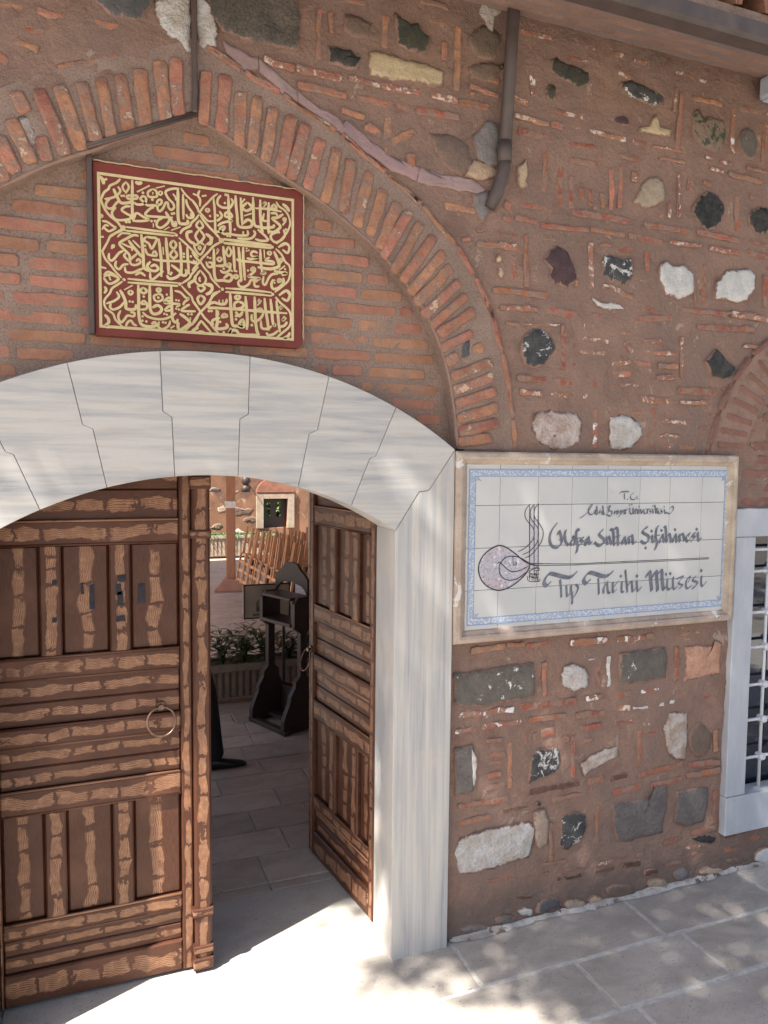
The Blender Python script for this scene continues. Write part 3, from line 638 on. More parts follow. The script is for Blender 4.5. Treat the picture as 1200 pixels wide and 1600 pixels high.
# pointed arch: raised ring of mortar with radial bricks, and a thin brick edge
def arch_ring(side):
    V = []; F = []; m = 6; n = len(INTs)
    for i in range(n):
        a, b = INTs[i], EXTs[i]
        for k in range(m+1):
            t = k/m; x = a[0]+(b[0]-a[0])*t; z = a[1]+(b[1]-a[1])*t; x = AX+(x-AX)*side
            V.append((x, -.006-.003*n2(x, z, 20), z))
        V.append((AX+(a[0]-AX)*side, .06, a[1])); V.append((AX+(b[0]-AX)*side, .004, b[1]))
    s = m+3
    for i in range(n-1):
        for k in range(m): F.append((i*s+k, i*s+k+1, (i+1)*s+k+1, (i+1)*s+k))
        F.append((i*s+m+1, i*s, (i+1)*s, (i+1)*s+m+1)); F.append((i*s+m, i*s+m+2, (i+1)*s+m+2, (i+1)*s+m))
    if side > 0: F = [f[::-1] for f in F]
    mb = MB(); mb.add(V, F, smooth=False); return mb.build('arch', MAT['mortar_grey'])
archR = P(arch_ring(1)); archL = P(arch_ring(-1))
for side, par in ((1, archR), (-1, archL)):
    mb = MB(); mb.tube([(AX+(x-AX)*side, -.004+.002*n2(x, z, 30), z+.002*n2(x, z, 14)) for x, z in INTs[1:]], [.006+.0022*n2(x, z, 25, 8) for x, z in INTs[1:]], 6)
    o = mb.build('arris', MAT['ty']); o.parent = par
def abrick(x0, y0, x1, y1, par, th=.038, mirror=False):
    a = W(x0, y0, -.01); b = W(x1, y1, -.01)
    if mirror:
        a = (2*AX-a[0], a[1]); b = (2*AX-b[0], b[1])
        if (a[0]+b[0])/2 > -.22: return
    o = piece('brick', bar_poly(a[0], a[1], b[0], b[1], th*R.uniform(.92, 1.1)), MAT['ar'], None, -.006, h=R.uniform(.006, .011), jit=.004, inset=.004, step=.03)
    o.parent = par; 
RB = [(318,196,322,112),(347,207,353,117),(373,227,378,143),(394,240,402,150),(415,253,427,167),(437,270,457,180),(456,280,477,193),(480,296,503,217),(508,316,527,232),(535,333,550,250),(557,354,578,268),(577,369,600,298),(592,388,622,316),(598,402,640,330),(615,425,658,348),(628,440,679,369),(640,458,694,393),(649,475,706,417),(661,494,718,441),(676,508,728,462),(686,522,742,486),(690,545,739,519),(698,566,716,557),(740,548,756,541),(706,590,769,566),(709,610,772,588),(712,632,775,610),(716,655,778,635),(718,676,778,660),(716,692,770,684)]
for b in RB: abrick(*b, archR); abrick(*b, archL, mirror=True)
for b in [(1050,690,1025,340),(975,720,935,355),(860,760,820,400),(760,790,705,430),(660,820,585,450),(570,840,475,480),(480,880,345,500),(390,910,215,520),(285,945,235,800),(150,660,95,540),(190,960,60,700),(95,1010,-10,800),(20,1060,-70,900)]:
    abrick(*[q/3.75 for q in b], archL)
for k in range(4):
    pass
E2 = EXTs[6:]
def edge_bricks(side, par):
    i = 2 if side > 0 else 26
    while i < len(EXTs)-2:
        j = min(i+R.choice((3, 4, 4, 5)), len(EXTs)-1); a, b = EXTs[i], EXTs[j]
        L = hypot(b[0]-a[0], b[1]-a[1]); g = .006/L
        a2 = (a[0]+(b[0]-a[0])*g, a[1]+(b[1]-a[1])*g); b2 = (b[0]-(b[0]-a[0])*g, b[1]-(b[1]-a[1])*g)
        p = bar_poly(AX+(a2[0]-AX)*side, a2[1], AX+(b2[0]-AX)*side, b2[1], .022)
        o = piece('edge_brick', p, MAT['ar'], None, -.004, h=.006, jit=.006, inset=.005, step=.04); o.parent = par; i = j
edge_bricks(1, archR); edge_bricks(-1, archL)
P(archR); P(archL)
for par in (archR, archL):
    for c in par.children: c.matrix_parent_inverse = Matrix.Identity(4)
# putlog hole in the ring, its shade put in as a dark slate-coloured piece
stone([(717,533),(734,531),(737,558),(720,561)], 'slate', h=.008)

# recessed brick field under the arch
z_top = W(472, 322.5, .055)[1]; z_bot = W(472, 550.5, .055)[1]; pitch_ = (z_top-z_bot)/9
hb = pitch_*.66
z = z_bot-pitch_*5
while z < 2.86:
    hw = xin(z+hb/2)
    if hw and hw > .05:
        xl, xr = AX-hw+.006, AX+hw-.008; spans = [(xl, xr)]
        if z < 2.135:
            d = RE*RE-(z-hb*.7-ZE)**2
            if z-hb*.7 < 2.13 and d > 0:
                q = sqrt(d)+.012; spans = [(xl, MCX-q), (MCX+q, xr)]
        for a, b in spans:
            right = a > .3
            x = b if right else a; sgn = -1 if right else 1
            x += sgn*R.uniform(.0, .06)
            while (x-a)*(b-x) > -1e-9:
                L = R.choice((.205, .225, .215, .235, .11)); x2 = x+sgn*L
                lo, hi = min(x, x2), max(x, x2); lo = max(lo, a); hi = min(hi, b)
                if hi-lo > .03 and not (lo > .03 and hi < .61 and 2.20 < z < 2.65):
                    o = piece('brick', bar_poly(lo, z, hi, z+R.uniform(-.002, .002), hb), MAT['ty'], None, .055, h=R.uniform(.0025, .005), jit=.0032, inset=.003, step=.035); o.parent = tymp; o.matrix_parent_inverse = Matrix.Identity(4)
                x = x2+sgn*R.uniform(.016, .026)
                if x < a or x > b: break
    z += pitch_

# the small painted arch over the window
cx, cz = 3.05, 1.72; r0, r1 = .50, .68
V = []; F = []; m = 40
for i in range(m+1):
    a = pi*i/m
    for k, (r_, yy_) in enumerate(((r0, .01), (r0, -.010), (r1, -.008), (r1, .004))):
        V.append((cx-cos(a)*r_, yy_, cz+sin(a)*r_*1.05))
for i in range(m):
    for k in range(3): q = i*4+k; F.append((q, q+1, q+5, q+4))
mb = MB(); mb.add(V, F); sarch = P(mb.build('arch', MAT['pk']))
for i in range(30):
    a = radians(4+i*6+R.uniform(-1, 1))
    p = bar_poly(cx-cos(a)*(r0+.01), cz+sin(a)*(r0+.01)*1.05, cx-cos(a-.06)*(r1-.03), cz+sin(a-.06)*(r1-.03)*1.05, .024)
    o = piece('brick', p, MAT['pk'], None, -.010, h=.003, jit=.002, inset=.003, step=.05); o.parent = sarch; o.matrix_parent_inverse = Matrix.Identity(4)
for i in range(15):
    a0 = radians(i*12+1); a1 = radians(i*12+11); q = r1+.008
    o = piece('edge_brick', bar_poly(cx-cos(a0)*q, cz+sin(a0)*q*1.05, cx-cos(a1)*q, cz+sin(a1)*q*1.05, .02), MAT['pk'], None, -.004, h=.012, jit=.002, inset=.004, step=.05); o.parent = sarch; o.matrix_parent_inverse = Matrix.Identity(4)
for k, zz in enumerate((1.64, 1.70, 1.76, 1.82, 1.88, 1.94, 2.0, 2.06)):
    x = 2.55+.05*(k % 2)+max(0, (zz-1.74))*.4+(.0 if zz < 1.74 else .02)
    while x < 3.5:
        if hypot(x-cx, (zz-cz)/1.05) > .5 and zz > 1.74: x += .05; continue
        o = piece('brick', bar_poly(x, zz, x+.2, zz, .036), MAT['pk'], None, 0, h=.005, jit=.002, inset=.003, step=.05); P(o); x += .22

CGREY = mineral('cornice_grey', (.20, .155, .142), (.26, .17, .14), 4, vary=0)
# brick courses stepping out under the eaves
for k in range(6):
    yb = -.055*k; z0 = 3.385-.020*k
    V = []; F = []; n = 120
    for i in range(n+1):
        x = -1.3+5.2*i/n; d = .006*n2(x, k, 7)+.004*n2(x, k, 25)
        V += [(x, yb+.02, z0+.002+d*.5), (x, yb-.058+d, z0+d*.6), (x, yb-.062+d, z0+.027+d*.3)]
    for i in range(n):
        for q in range(2): a = i*3+q; F.append((a, a+1, a+4, a+3))
    mb = MB(); mb.add(V, [f[::-1] for f in F], smooth=False); P(mb.build('cornice_course', MAT['pk'] if k % 2 == 0 else CGREY))
# the thickness of the wall, with the door passage left open
mb = MB()
mb.box(-1.3, -.37, .07, .55, -.05, 3.3); mb.box(1.03, 2.58, .07, .55, -.05, 3.3); mb.box(-.368, 1.028, .07, .55, 1.98, 3.3)
mb.box(2.582, 3.9, .03, .55, 1.60, 3.3); mb.box(2.582, 3.9, .03, .55, -.05, .22); mb.box(3.53, 3.9, .03, .55, .222, 1.598)
P(mb.build('wall_core', mineral('inner_plaster', (.30, .20, .15), (.24, .16, .12), 4, vary=0)))

# ------------------------------------------------------------------ marble door surround
sur = empty('door_surround', (MCX, 0, 0)); tag(sur, 'white marble door surround with joggled arch stones and tall grooved jambs', 'door frame')
def PS(o): o.parent = sur; o.matrix_parent_inverse = Matrix.Translation((-MCX, 0, 0)); return o
def onI(a): return (MCX+RI*sin(a), ZI+RI*cos(a))
def onE(a): return (MCX+RE*sin(a), ZE+RE*cos(a))
def jpx(*pts): return [W(x, y, MY) for x, y in pts]
J = {3: jpx((391,555),(388,647),(375,655),(372,744)), 4: jpx((514,588),(496,672),(483,678),(466,760)), 5: jpx((619,640),(587,713),(578,716),(549,788)), 6: jpx((711,703),(670,766),(655,768),(618,830))}
for k in (3, 4, 5, 6): J[5-k] = [(2*MCX-x, z) for x, z in J[k]]     # 2, 1, 0, -1 mirrored
def snap(j):
    j = list(j)
    for idx, r_, z0 in ((0, RE, ZE), (3, RI, ZI)):
        x, z = j[idx]; x2 = min(max(x-MCX, -r_), r_); j[idx] = (x, z0+sqrt(max(0, r_*r_-x2*x2)))
    return j
J = {k: snap(v) for k, v in J.items()}
gap = .0008
for k in range(-1, 6):
    L, Rr = J[k], J[k+1]; c = .5*(L[0][0]+Rr[3][0])
    top = []; m = 10
    for i in range(m+1):
        x = L[0][0]+gap+(Rr[0][0]-L[0][0]-2*gap)*i/m; top.append((x, ZE+sqrt(RE*RE-(x-MCX)**2)))
    bot = []
    for i in range(m+1):
        x = Rr[3][0]-gap+(L[3][0]-Rr[3][0]+2*gap)*i/m; bot.append((x, ZI+sqrt(RI*RI-(x-MCX)**2)))
    poly = top + [(Rr[1][0]-gap, Rr[1][1]), (Rr[2][0]-gap, Rr[2][1])] + bot + [(L[2][0]+gap, L[2][1]), (L[1][0]+gap, L[1][1])]
    mb = MB(); pr = R.uniform(0, .0015); mb.prism(poly, MY-pr, .13); PS(mb.build('arch_stone', MAT['marble_x'], bevel=.0012))
Jr = J[6]
for s in (1, -1):
    f = lambda x: MCX+(x-MCX)*s
    poly = [Jr[0], Jr[1], Jr[2], Jr[3], (.963, 1.50), (.963, -.03), (1.187, -.03)]
    poly = [(x-(-gap if i < 4 else 0), z-.001) for i, (x, z) in enumerate(poly)]
    mb = MB(); mb.prism([(f(x), z) for x, z in poly], MY, .15); PS(mb.build('jamb', MAT['marble_z'], bevel=.002))

# ------------------------------------------------------------------ doors
LW = .612
def board(mb, x0, x1, z0, z1, yf, yb, vert, c=.005):
    """bevelled board; front at yf (towards the street); UV along its length"""
    V = [(x0, yb, z0), (x1, yb, z0), (x1, yb, z1), (x0, yb, z1), (x0, yf+c, z0), (x1, yf+c, z0), (x1, yf+c, z1), (x0, yf+c, z1),
         (x0+c, yf, z0+c), (x1-c, yf, z0+c), (x1-c, yf, z1-c), (x0+c, yf, z1-c)]
    F = [(0,1,5,4),(1,2,6,5),(2,3,7,6),(3,0,4,7),(4,5,9,8),(5,6,10,9),(6,7,11,10),(7,4,8,11),(8,9,10,11),(3,2,1,0)]
    xc, zc = (x0+x1)/2, (z0+z1)/2
    def uv(i):
        x, y, z = V[i]
        return (z, (x-xc)/((x1-x0)/2)) if vert else (x, (z-zc)/((z1-z0)/2))
    mb.add(V, F, uvs=[[uv(i) for i in f] for f in F])
def ring_handle(par, u, z, yf, s=1):
    b = MB(); b.tube([(u, yf-.002, z+.0), (u, yf-.008, z)], [.017, .014], 12); b.tube([(u, yf-.008, z), (u, yf-.022, z)], [.006, .009], 10); o = b.build('handle_boss', MAT['iron'], par)
    b = MB(); pts = [(u+.046*sin(a), yf-.016-.014*(1-cos(a)), z-.046+.046*cos(a)) for a in (2*pi*i/28 for i in range(29))]
    b.tube(pts, .0036, 6, caps=False); b.build('ring_handle', MAT['iron'], par)
def leaf(name, label, post):
    root = empty(name); tag(root, label, 'door')
    def bd(nm, x0, x1, z0, z1, yf, vert, yb=.045, c=.005):
        mb = MB(); board(mb, x0, x1, z0, z1, yf, yb, vert, c); return mb.build(nm, MAT[('wood_panel' if vert else 'wood_wide') if nm == 'panel' else 'wood'], root)
    s0 = .012 if post else .041
    rails = [(.012, .12), (.236, .288), (.65, .728), (.872, .935), (1.09, 1.16), (1.522, 1.598), (1.80, 1.88)]
    bd('stile', 0, s0-.001, .01, 1.9, 0, True); bd('stile', .573, LW, .01, 1.9, 0, True)
    for a, b in rails: bd('rail', s0, .572, a, b, .001, False)
    mull = [(.141, .205), (.35, .415)]; cols = [(s0, .141), (.205, .35), (.415, .572)]
    for z0, z1 in ((.288, .65), (1.16, 1.522)):
        for a, b in mull: bd('mullion', a, b, z0+.001, z1-.001, .002, True)
        for a, b in cols: bd('panel', a+.001, b-.001, z0+.001, z1-.001, .016, True, c=.008)
    for z0, z1, n in ((.12, .236, 2), (.728, .872, 2), (.935, 1.09, 2), (1.598, 1.80, 2)):
        for k in range(n):
            h = (z1-z0)/n; bd('panel', s0+.001, .571, z0+h*k+.0008, z0+h*(k+1)-.0008, .014, False, c=.004)
    # moulding beads at the rail edges
    for a, b in rails[1:6]:
        for z in (a, b):
            mb = MB(); mb.tube([(s0+.004, .004, z), (.57, .004, z)], .0042, 6); o = mb.build('bead', MAT['wood'], root)
    mb = MB(); mb.box(.002, LW-.002, .046, .052, .012, 1.898); mb.build('back_board', MAT['wood'], root)
    ring_handle(root, LW-.105 if post else LW-.02, .965 if post else .955, 0)
    if post:
        bd('centre_post', .613, .672, .012, 1.9, -.022, True, c=.008)
        for z0, z1, e in ((1.70, 1.745, .006), (1.533, 1.562, .006), (.205, .236, .007), (.07, .10, .006), (.012, .055, .007)):
            mb = MB(); board(mb, .613-e, .672+e*.5, z0, z1, -.022-e, 0, False, .004); mb.build('post_block', MAT['wood'], root)
        mm = simple('faded_blue_paint', (.022, .028, .042), (.05, .04, .04), 60, .7, spec=.1)
        for x0, y0, x1, y1 in [(81,906,89,914),(81,965,89,973),(126,912,131,930),(139,914,148,953),(184,898,197,908),(181,912,190,930),(183,924,193,946),(182,962,196,971),(216,913,227,944)]:
            (a, b), (c, d) = W(x0, y0, .165), W(x1, y1, .165); mb = MB()
            yq = -.0008 if (80 < x0 < 90 or 180 < x0 < 198) else .0125
            pl = [(a+.315+n2(a, b, 90)*.002, d), ((a+c)/2+.315, d+.002), (c+.315, d+.001), (c+.314, b), (a+.316, b-.002)]
            mb.prism(pl, yq, yq+.004); o = mb.build('faded_mark', mm, root)
    else:
        mb = MB(); board(mb, LW+.001, LW+.022, .012, 1.9, .004, .045, True, .006); mb.build('edge_strip', MAT['wood'], root)
    return root
dl = leaf('wooden_door', 'closed brown wooden door leaf with painted grain, centre post and iron ring', True); dl.location = (-.315, .165, 0)
dr = leaf('wooden_door', 'right wooden door leaf standing open inwards against the passage', False)
# mirrored leaf: hinge on the right, swung inwards
for c in dr.children:
    me = c.data.copy(); 
    for v in me.vertices: v.co.x = -v.co.x
    me.flip_normals(); c.data = me
dr.location = (.972, .185, 0); dr.rotation_euler = (0, 0, -radians(90-8.0))
for z in (.25, 1.35):
    pass

# ------------------------------------------------------------------ pen strokes for painted lettering
def parse(txt, ox, oy, s, w0, Y):
    """'w:x,y x,y ...;' strokes in enlarged-photo pixels -> wall-plane polylines"""
    out = []
    for st in txt.replace('\n', ' ').split(';'):
        st = st.strip()
        if not st: continue
        w = w0
        if ':' in st: a, st = st.split(':'); w = float(a)
        P_ = [tuple(float(q) for q in c.split(',')) for c in st.split()]
        px = [(ox+x/s, oy+y/s) for x, y in P_]
        scale = abs(W(px[0][0]+1, px[0][1], Y)[0]-W(px[0][0], px[0][1], Y)[0]); sz = abs(W(px[0][0], px[0][1]+1, Y)[1]-W(px[0][0], px[0][1], Y)[1])
        out.append((w/s*(scale+sz)/2, [W(x, y, Y) for x, y in px]))
    return out
class Pen:
    def __init__(s, y): s.y = y; s.mb = MB(); s.k = 0
    def dy(s): s.k += 1; return s.y - .00002*(s.k % 37)
    def quad(s, pts):
        if area(pts) < 0: pts = pts[::-1]
        y = s.dy(); s.mb.add([(x, y, z) for x, z in pts], [tuple(range(len(pts)))])
    def disc(s, x, z, r, n=10): s.quad([(x+r*cos(2*pi*i/n), z+r*sin(2*pi*i/n)) for i in range(n)])
    def round_(s, w, pts, sub=4, taper=True):
        if len(pts) == 1: s.disc(*pts[0], w/2); return
        P_ = smooth_line(pts, sub); y = s.dy(); n = len(P_); V = []
        for i in range(n):
            a, b = P_[max(i-1, 0)], P_[min(i+1, n-1)]; tx, tz = b[0]-a[0], b[1]-a[1]; L = hypot(tx, tz) or 1
            k = .5*w*(1 if not taper or 1 < i < n-2 else .72)
            V += [(P_[i][0]-tz/L*k, y, P_[i][1]+tx/L*k), (P_[i][0]+tz/L*k, y, P_[i][1]-tx/L*k)]
        F = []
        for i in range(n-1):
            q = [(V[2*i][0], V[2*i][2]), (V[2*i+1][0], V[2*i+1][2]), (V[2*i+3][0], V[2*i+3][2]), (V[2*i+2][0], V[2*i+2][2])]
            f = (2*i, 2*i+1, 2*i+3, 2*i+2); F.append(f if area(q) >= 0 else f[::-1])
        s.mb.add(V, F)
    def nib(s, w, pts, ang=42, thick=.22, sub=4):
        if len(pts) == 1:
            x, z = pts[0]; r = w*.55; s.quad([(x-r, z-r*.1), (x+r*.15, z-r), (x+r, z+r*.1), (x-r*.15, z+r)]); return
        P_ = smooth_line(pts, sub); a = radians(ang); u = (cos(a)*w/2, sin(a)*w/2); t = (-sin(a)*w*thick/2, cos(a)*w*thick/2)
        def corners(p): return [(p[0]-u[0]-t[0], p[1]-u[1]-t[1]), (p[0]+u[0]-t[0], p[1]+u[1]-t[1]), (p[0]+u[0]+t[0], p[1]+u[1]+t[1]), (p[0]-u[0]+t[0], p[1]-u[1]+t[1])]
        for p, q in zip(P_, P_[1:]):
            s.quad(hull(corners(p)+corners(q)))
def hull(pts):
    pts = sorted(set(pts)); 
    def half(ps):
        h = []
        for p in ps:
            while len(h) > 1 and (h[-1][0]-h[-2][0])*(p[1]-h[-2][1])-(h[-1][1]-h[-2][1])*(p[0]-h[-2][0]) <= 0: h.pop()
            h.append(p)
        return h
    a = half(pts); b = half(pts[::-1]); return a[:-1]+b[:-1]

# ------------------------------------------------------------------ inscription plaque over the door
PY = .030
pl = empty('inscription_plaque', (.33, PY, 2.18)); tag(pl, 'dark red plaque with gold painted calligraphy above the marble arch', 'plaque')
def PP(o): o.parent = pl; o.matrix_parent_inverse = Matrix.Translation((-.33, -PY, -2.18)); return o
mb = MB(); mb.prism([(.004, 2.17), (.632, 2.17), (.648, 2.186), (.648, 2.668), (.636, 2.682), (.004, 2.682)], PY, .052); PP(mb.build('board', MAT['maroon'], bevel=.002))
mb = MB(); nn = 44; pts = []
for i in range(nn+1): pts.append((.006+.640*i/nn, PY-.002+.0015*R.uniform(-1, 1), 2.684+R.uniform(-.0015, .0015)))
for i in range(1, nn): pts.append((.650+R.uniform(-.0012, .0012), PY-.002, 2.680-.49*i/nn))
mb.tube(pts, .0024, 5); PP(mb.build('rope_edging', K['cord']))
gy = PY-.0015
pen = Pen(gy); gw = .0085
(gx0, gz1), (gx1, gz0) = (.016, 2.652), (.618, 2.194)
for a, b, c, d in ((gx0, gz0, gx0+gw, gz1), (gx1-gw, gz0, gx1, gz1), (gx0, gz0, gx1, gz0+gw), (gx0, gz1-gw, gx1, gz1)): pen.quad([(a, b), (c, b), (c, d), (a, d)])
C1 = """285,145 240,190 165,225 145,265 95,305 60,380 60,400 75,440 115,520 175,590 250,650 300,720;40:45,115 80,160 90,210;36:85,165 130,145;32:425,160 425,330 425,480 430,600 450,640;430,640 540,640 620,625 560,595 490,550 460,560 450,610;
405,470 350,470 300,510 360,555 405,580 395,615 300,630 230,620 190,570 195,520 235,480;34:355,650;34:392,650;34:205,260 230,320 260,380 290,425 340,430 400,420 425,400;255,235 285,290 230,350 160,375 100,382;270,400 230,440 190,490 140,490 115,455 130,410 165,380;
24:350,180 310,240 350,300 385,240 350,180;350,300 350,320;30:300,345;30:328,345;425,340 370,345 370,375 425,380 480,375 480,345 425,340;440,420 480,445 540,445 580,420 585,370 550,350 520,380 550,410 600,455 660,455 710,460 760,440 770,400 740,390 715,420 720,460;
32:550,310;32:660,390;26:665,265 610,300 615,350 665,360 715,350 705,290 665,265;20:665,300 665,330;24:480,300 630,225;20:700,255 805,230;20:755,288 778,312 755,336 732,312 755,288;975,260 880,265 815,300 850,380 900,430 915,480 880,510 850,480 840,430 815,430 780,500 740,525 720,490 725,460;
20:900,320 930,360 935,400;34:960,250 960,400 960,560 975,660 1030,675 1075,665 1070,625;28:1020,325 1022,460 1025,620;1055,385 1065,440 1090,490 1140,560 1130,600 1080,600 1055,560;50:1120,550 1120,590;22:995,255 1040,320 1100,380 1140,410 1190,480 1200,540;
680,490 650,485 580,550 600,580 700,590 900,600;34:815,530 850,590 890,640 905,690 935,690 930,640;860,600 850,650 800,700 750,720 710,690 730,630 790,600;30:890,555;30:915,550;30:650,640;30:690,640;18:672,665 672,715;18:800,745 860,710;18:880,750 990,710;1190,600 1120,660 1100,700 1020,740 985,790;
22:350,708 640,745 930,784;22:330,748 640,782 920,812;26:315,695 335,715 315,738 295,715 315,695;26:70,640 130,650 200,700 230,720 150,760 90,710;24:70,740 110,690 150,700;30:30,560 75,580 40,600;320,745 230,780 170,825;40:460,180 500,200 540,185"""
C2 = """26:90,130 70,190 95,240 90,320;10,170 60,190;170,190 115,200;22:0,250 45,310 85,380 140,440 190,490 260,490;22:85,400 130,330 190,270 240,215 300,170;22:85,410 40,470 0,500;95,420 150,500 210,570 270,630 330,700;22:182,340 204,362 182,384 160,362 182,340;28:212,432;
250,215 265,350 270,480 275,600 310,615 360,600 385,560 350,560 325,590 370,640 430,640 480,650 560,660 650,655 650,600;600,610 600,650;340,190 305,230 300,290 350,330 410,335 430,330;28:385,280;32:425,190 430,340 430,400 445,520 450,640;455,225 480,270 450,330 430,335;
440,380 390,400 395,440 470,440 440,380;430,470 470,490 400,500 340,520 300,550;320,375 350,430 320,470 290,490;32:300,425;32:510,190 515,300 530,430 540,540 600,565 690,555 700,500 650,475 600,520;30:570,215 580,380 590,540;30:650,270 590,330 640,370 700,330 650,270;620,230 570,290;
22:610,430 700,400;32:715,210 720,380 730,530 790,560 860,570 950,560 960,530;740,340 900,350 1050,380;32:800,240 800,420 815,570 830,640;32:900,270 895,420 895,560 900,640;845,400 830,480 880,490;16:850,260 830,290 860,270 870,290 835,325;960,290 930,340 990,340 960,290;
920,400 980,400 1000,430;30:1070,410 1000,450 940,460 1020,530 1030,570 960,620 910,610;24:1085,450 1100,470 1085,490 1070,470 1085,450;1100,490 1060,540;770,590 830,640 870,680 880,720 800,720 740,700;34:890,705;720,600 740,640 700,690 620,700 530,690;28:500,590;28:415,665;28:445,668;
1070,590 1090,650 1050,710 980,740 930,700 930,650 1000,620 1030,630;28:1100,590;22:985,265 1020,320 1080,360 1130,430 1150,520 1120,610 1070,680 990,760;36:1060,290 1110,330 1140,380;22:370,698 650,733 930,773;22:370,742 650,772 930,802;28:343,695 362,715 343,735 325,715 343,695;
22:330,740 270,770 220,825;26:90,480 50,540 90,580 130,550 90,480;85,590 40,660 60,710 90,740 130,700 140,660 85,590;36:160,640 215,680 225,740 190,770;0,750 50,770 90,740 140,770;28:1010,800 1090,750 1140,790;40:380,180 430,190"""
C3 = """26:315,25 335,45 315,65 295,45 315,25;22:360,38 620,73 920,108;22:360,82 640,112 910,142;36:940,130;24:300,60 240,100 170,140 140,200 85,300 75,320 110,410 170,480 230,560 300,630;24:970,160 1060,240 1130,310 1200,390;34:1130,85 1070,100 1070,160 1110,210 1160,230;
28:500,140 440,130 360,170 275,225 320,290 390,360 390,430 350,400 330,370 350,340;22:250,155 300,110 360,110 410,115;34:380,190 430,260 490,330 540,390;22:430,190 480,240 520,280;22:300,225 370,260 420,280 420,315;28:320,315 270,340 220,400 180,430 150,400 155,340;30:180,290 215,240;44:200,260;
490,340 420,400 400,420 410,470 470,480 520,450 500,410 470,440;240,430 225,490 270,530 320,480 380,470;34:530,120 545,260 555,400 560,500 600,540 660,540;340,500 350,560 430,570 500,540 555,520;30:640,440 600,490 640,540 700,550 730,520 690,480 640,500;
28:590,150 560,190 620,230 650,290 690,230 710,170 650,160 590,150;580,300 600,350 640,365 710,370 690,320 660,350;28:575,255;28:580,300;32:735,170 750,300 765,440 765,620;20:785,270 790,360;34:820,160 830,300 845,440 850,590;28:905,190 870,240 910,290 940,240 905,190;28:910,300 870,360 910,400 950,360 910,300;910,400 910,440;
28:660,415 780,430 920,435 1080,440 1160,460 1180,430;32:980,210 995,350 1000,500 1000,590 1050,600 1060,550 1040,545;30:1070,270 1075,400 1090,590;28:1030,350;28:1030,385;28:1110,380;1140,420 1160,460;32:880,480 950,530 990,580 930,630 860,640 830,600;790,550 740,590 680,640 640,640 635,560;34:870,600 890,560;
30:460,600 520,570 580,610;30:325,650;22:370,640 650,668 960,693;22:370,682 650,702 960,722;34:980,700;26:90,600 150,560 260,640 160,700 90,640;26:150,600 170,660;30:40,150 90,150;30:40,500 120,520;24:1200,500 1120,590 1090,640 1000,700;34:1100,750 1090,700 1150,660 1170,610"""
C4 = """26:343,22 362,42 343,62 325,42 343,22;22:370,33 650,72 930,107;22:370,77 650,107 930,137;34:940,120;24:330,70 250,110 190,180 120,250 95,290 40,350 0,400;24:0,180 50,250 95,290 150,370 210,440 230,490 330,600;24:20,80 40,150 95,210 140,150 160,90;20:90,100 75,130 90,150 105,130 90,100;30:240,0 220,60 170,90;
165,290 190,350 230,350 240,310 190,300;26:185,240;26:215,250;32:255,140 258,300 262,440 290,510 360,510 440,520 470,470 430,440 370,490;18:305,135 290,160 315,150 285,205;24:322,236 348,262 322,288 296,262 322,236;32:365,110 375,220 380,330 280,340;24:430,110 400,180 430,230 460,180 430,110;
430,310 400,340 440,350 450,320 420,310;455,350 430,400 370,420 330,390;28:372,375;24:465,400;24:520,405;32:485,110 492,250 500,410;26:515,442 538,465 515,488 492,465 515,442;32:545,120 560,280 570,420 575,510 540,510;30:600,120 600,250 610,380 620,510;28:520,260 560,280 660,290 800,305 950,320 945,290 860,275 910,240;
770,190 720,170 690,200 720,235 780,235 700,260 640,250;22:640,135;22:640,165;22:665,160;30:800,145 805,280 820,420;20:845,150 850,250;22:908,168 930,190 908,212 886,190 908,168;34:960,170 1000,260 1020,340 960,370 880,375 770,355;20:1045,250 1065,270 1045,290 1025,270 1045,250;20:1055,290 1020,330;24:1090,340 1020,390;
720,350 690,390 740,390 720,350;745,400 680,450 660,465 740,480 800,490 740,510 690,510 660,560 600,590 550,570 540,520;26:655,395;850,400 810,430 860,430 840,400;770,520 730,530 740,580 790,580;840,460 830,540 860,560 900,480 940,440 1000,430 970,400;34:960,400 1040,420 1110,425 1050,450;26:1090,380;22:965,510;22:968,540;
1010,490 1050,510 1010,530 1010,490;30:1070,480 1070,540 1010,600 950,610 930,560 950,500;24:980,140 1050,210 1090,290 1140,340 1150,420 1130,510 1070,570 970,650;28:1020,120 1100,80 1140,120 1120,190 1060,150;28:1020,690 1100,630 1140,680;30:355,610;22:390,603 650,623 920,653;22:390,647 650,667 920,692;32:945,675;
24:95,390 60,440 30,480 50,540 100,570 150,540 160,480 95,390;24:95,470 85,500 100,530;28:60,590 100,640 150,600 100,570 60,590;32:170,550 230,570 230,630 170,680;24:330,640 250,670 220,740"""
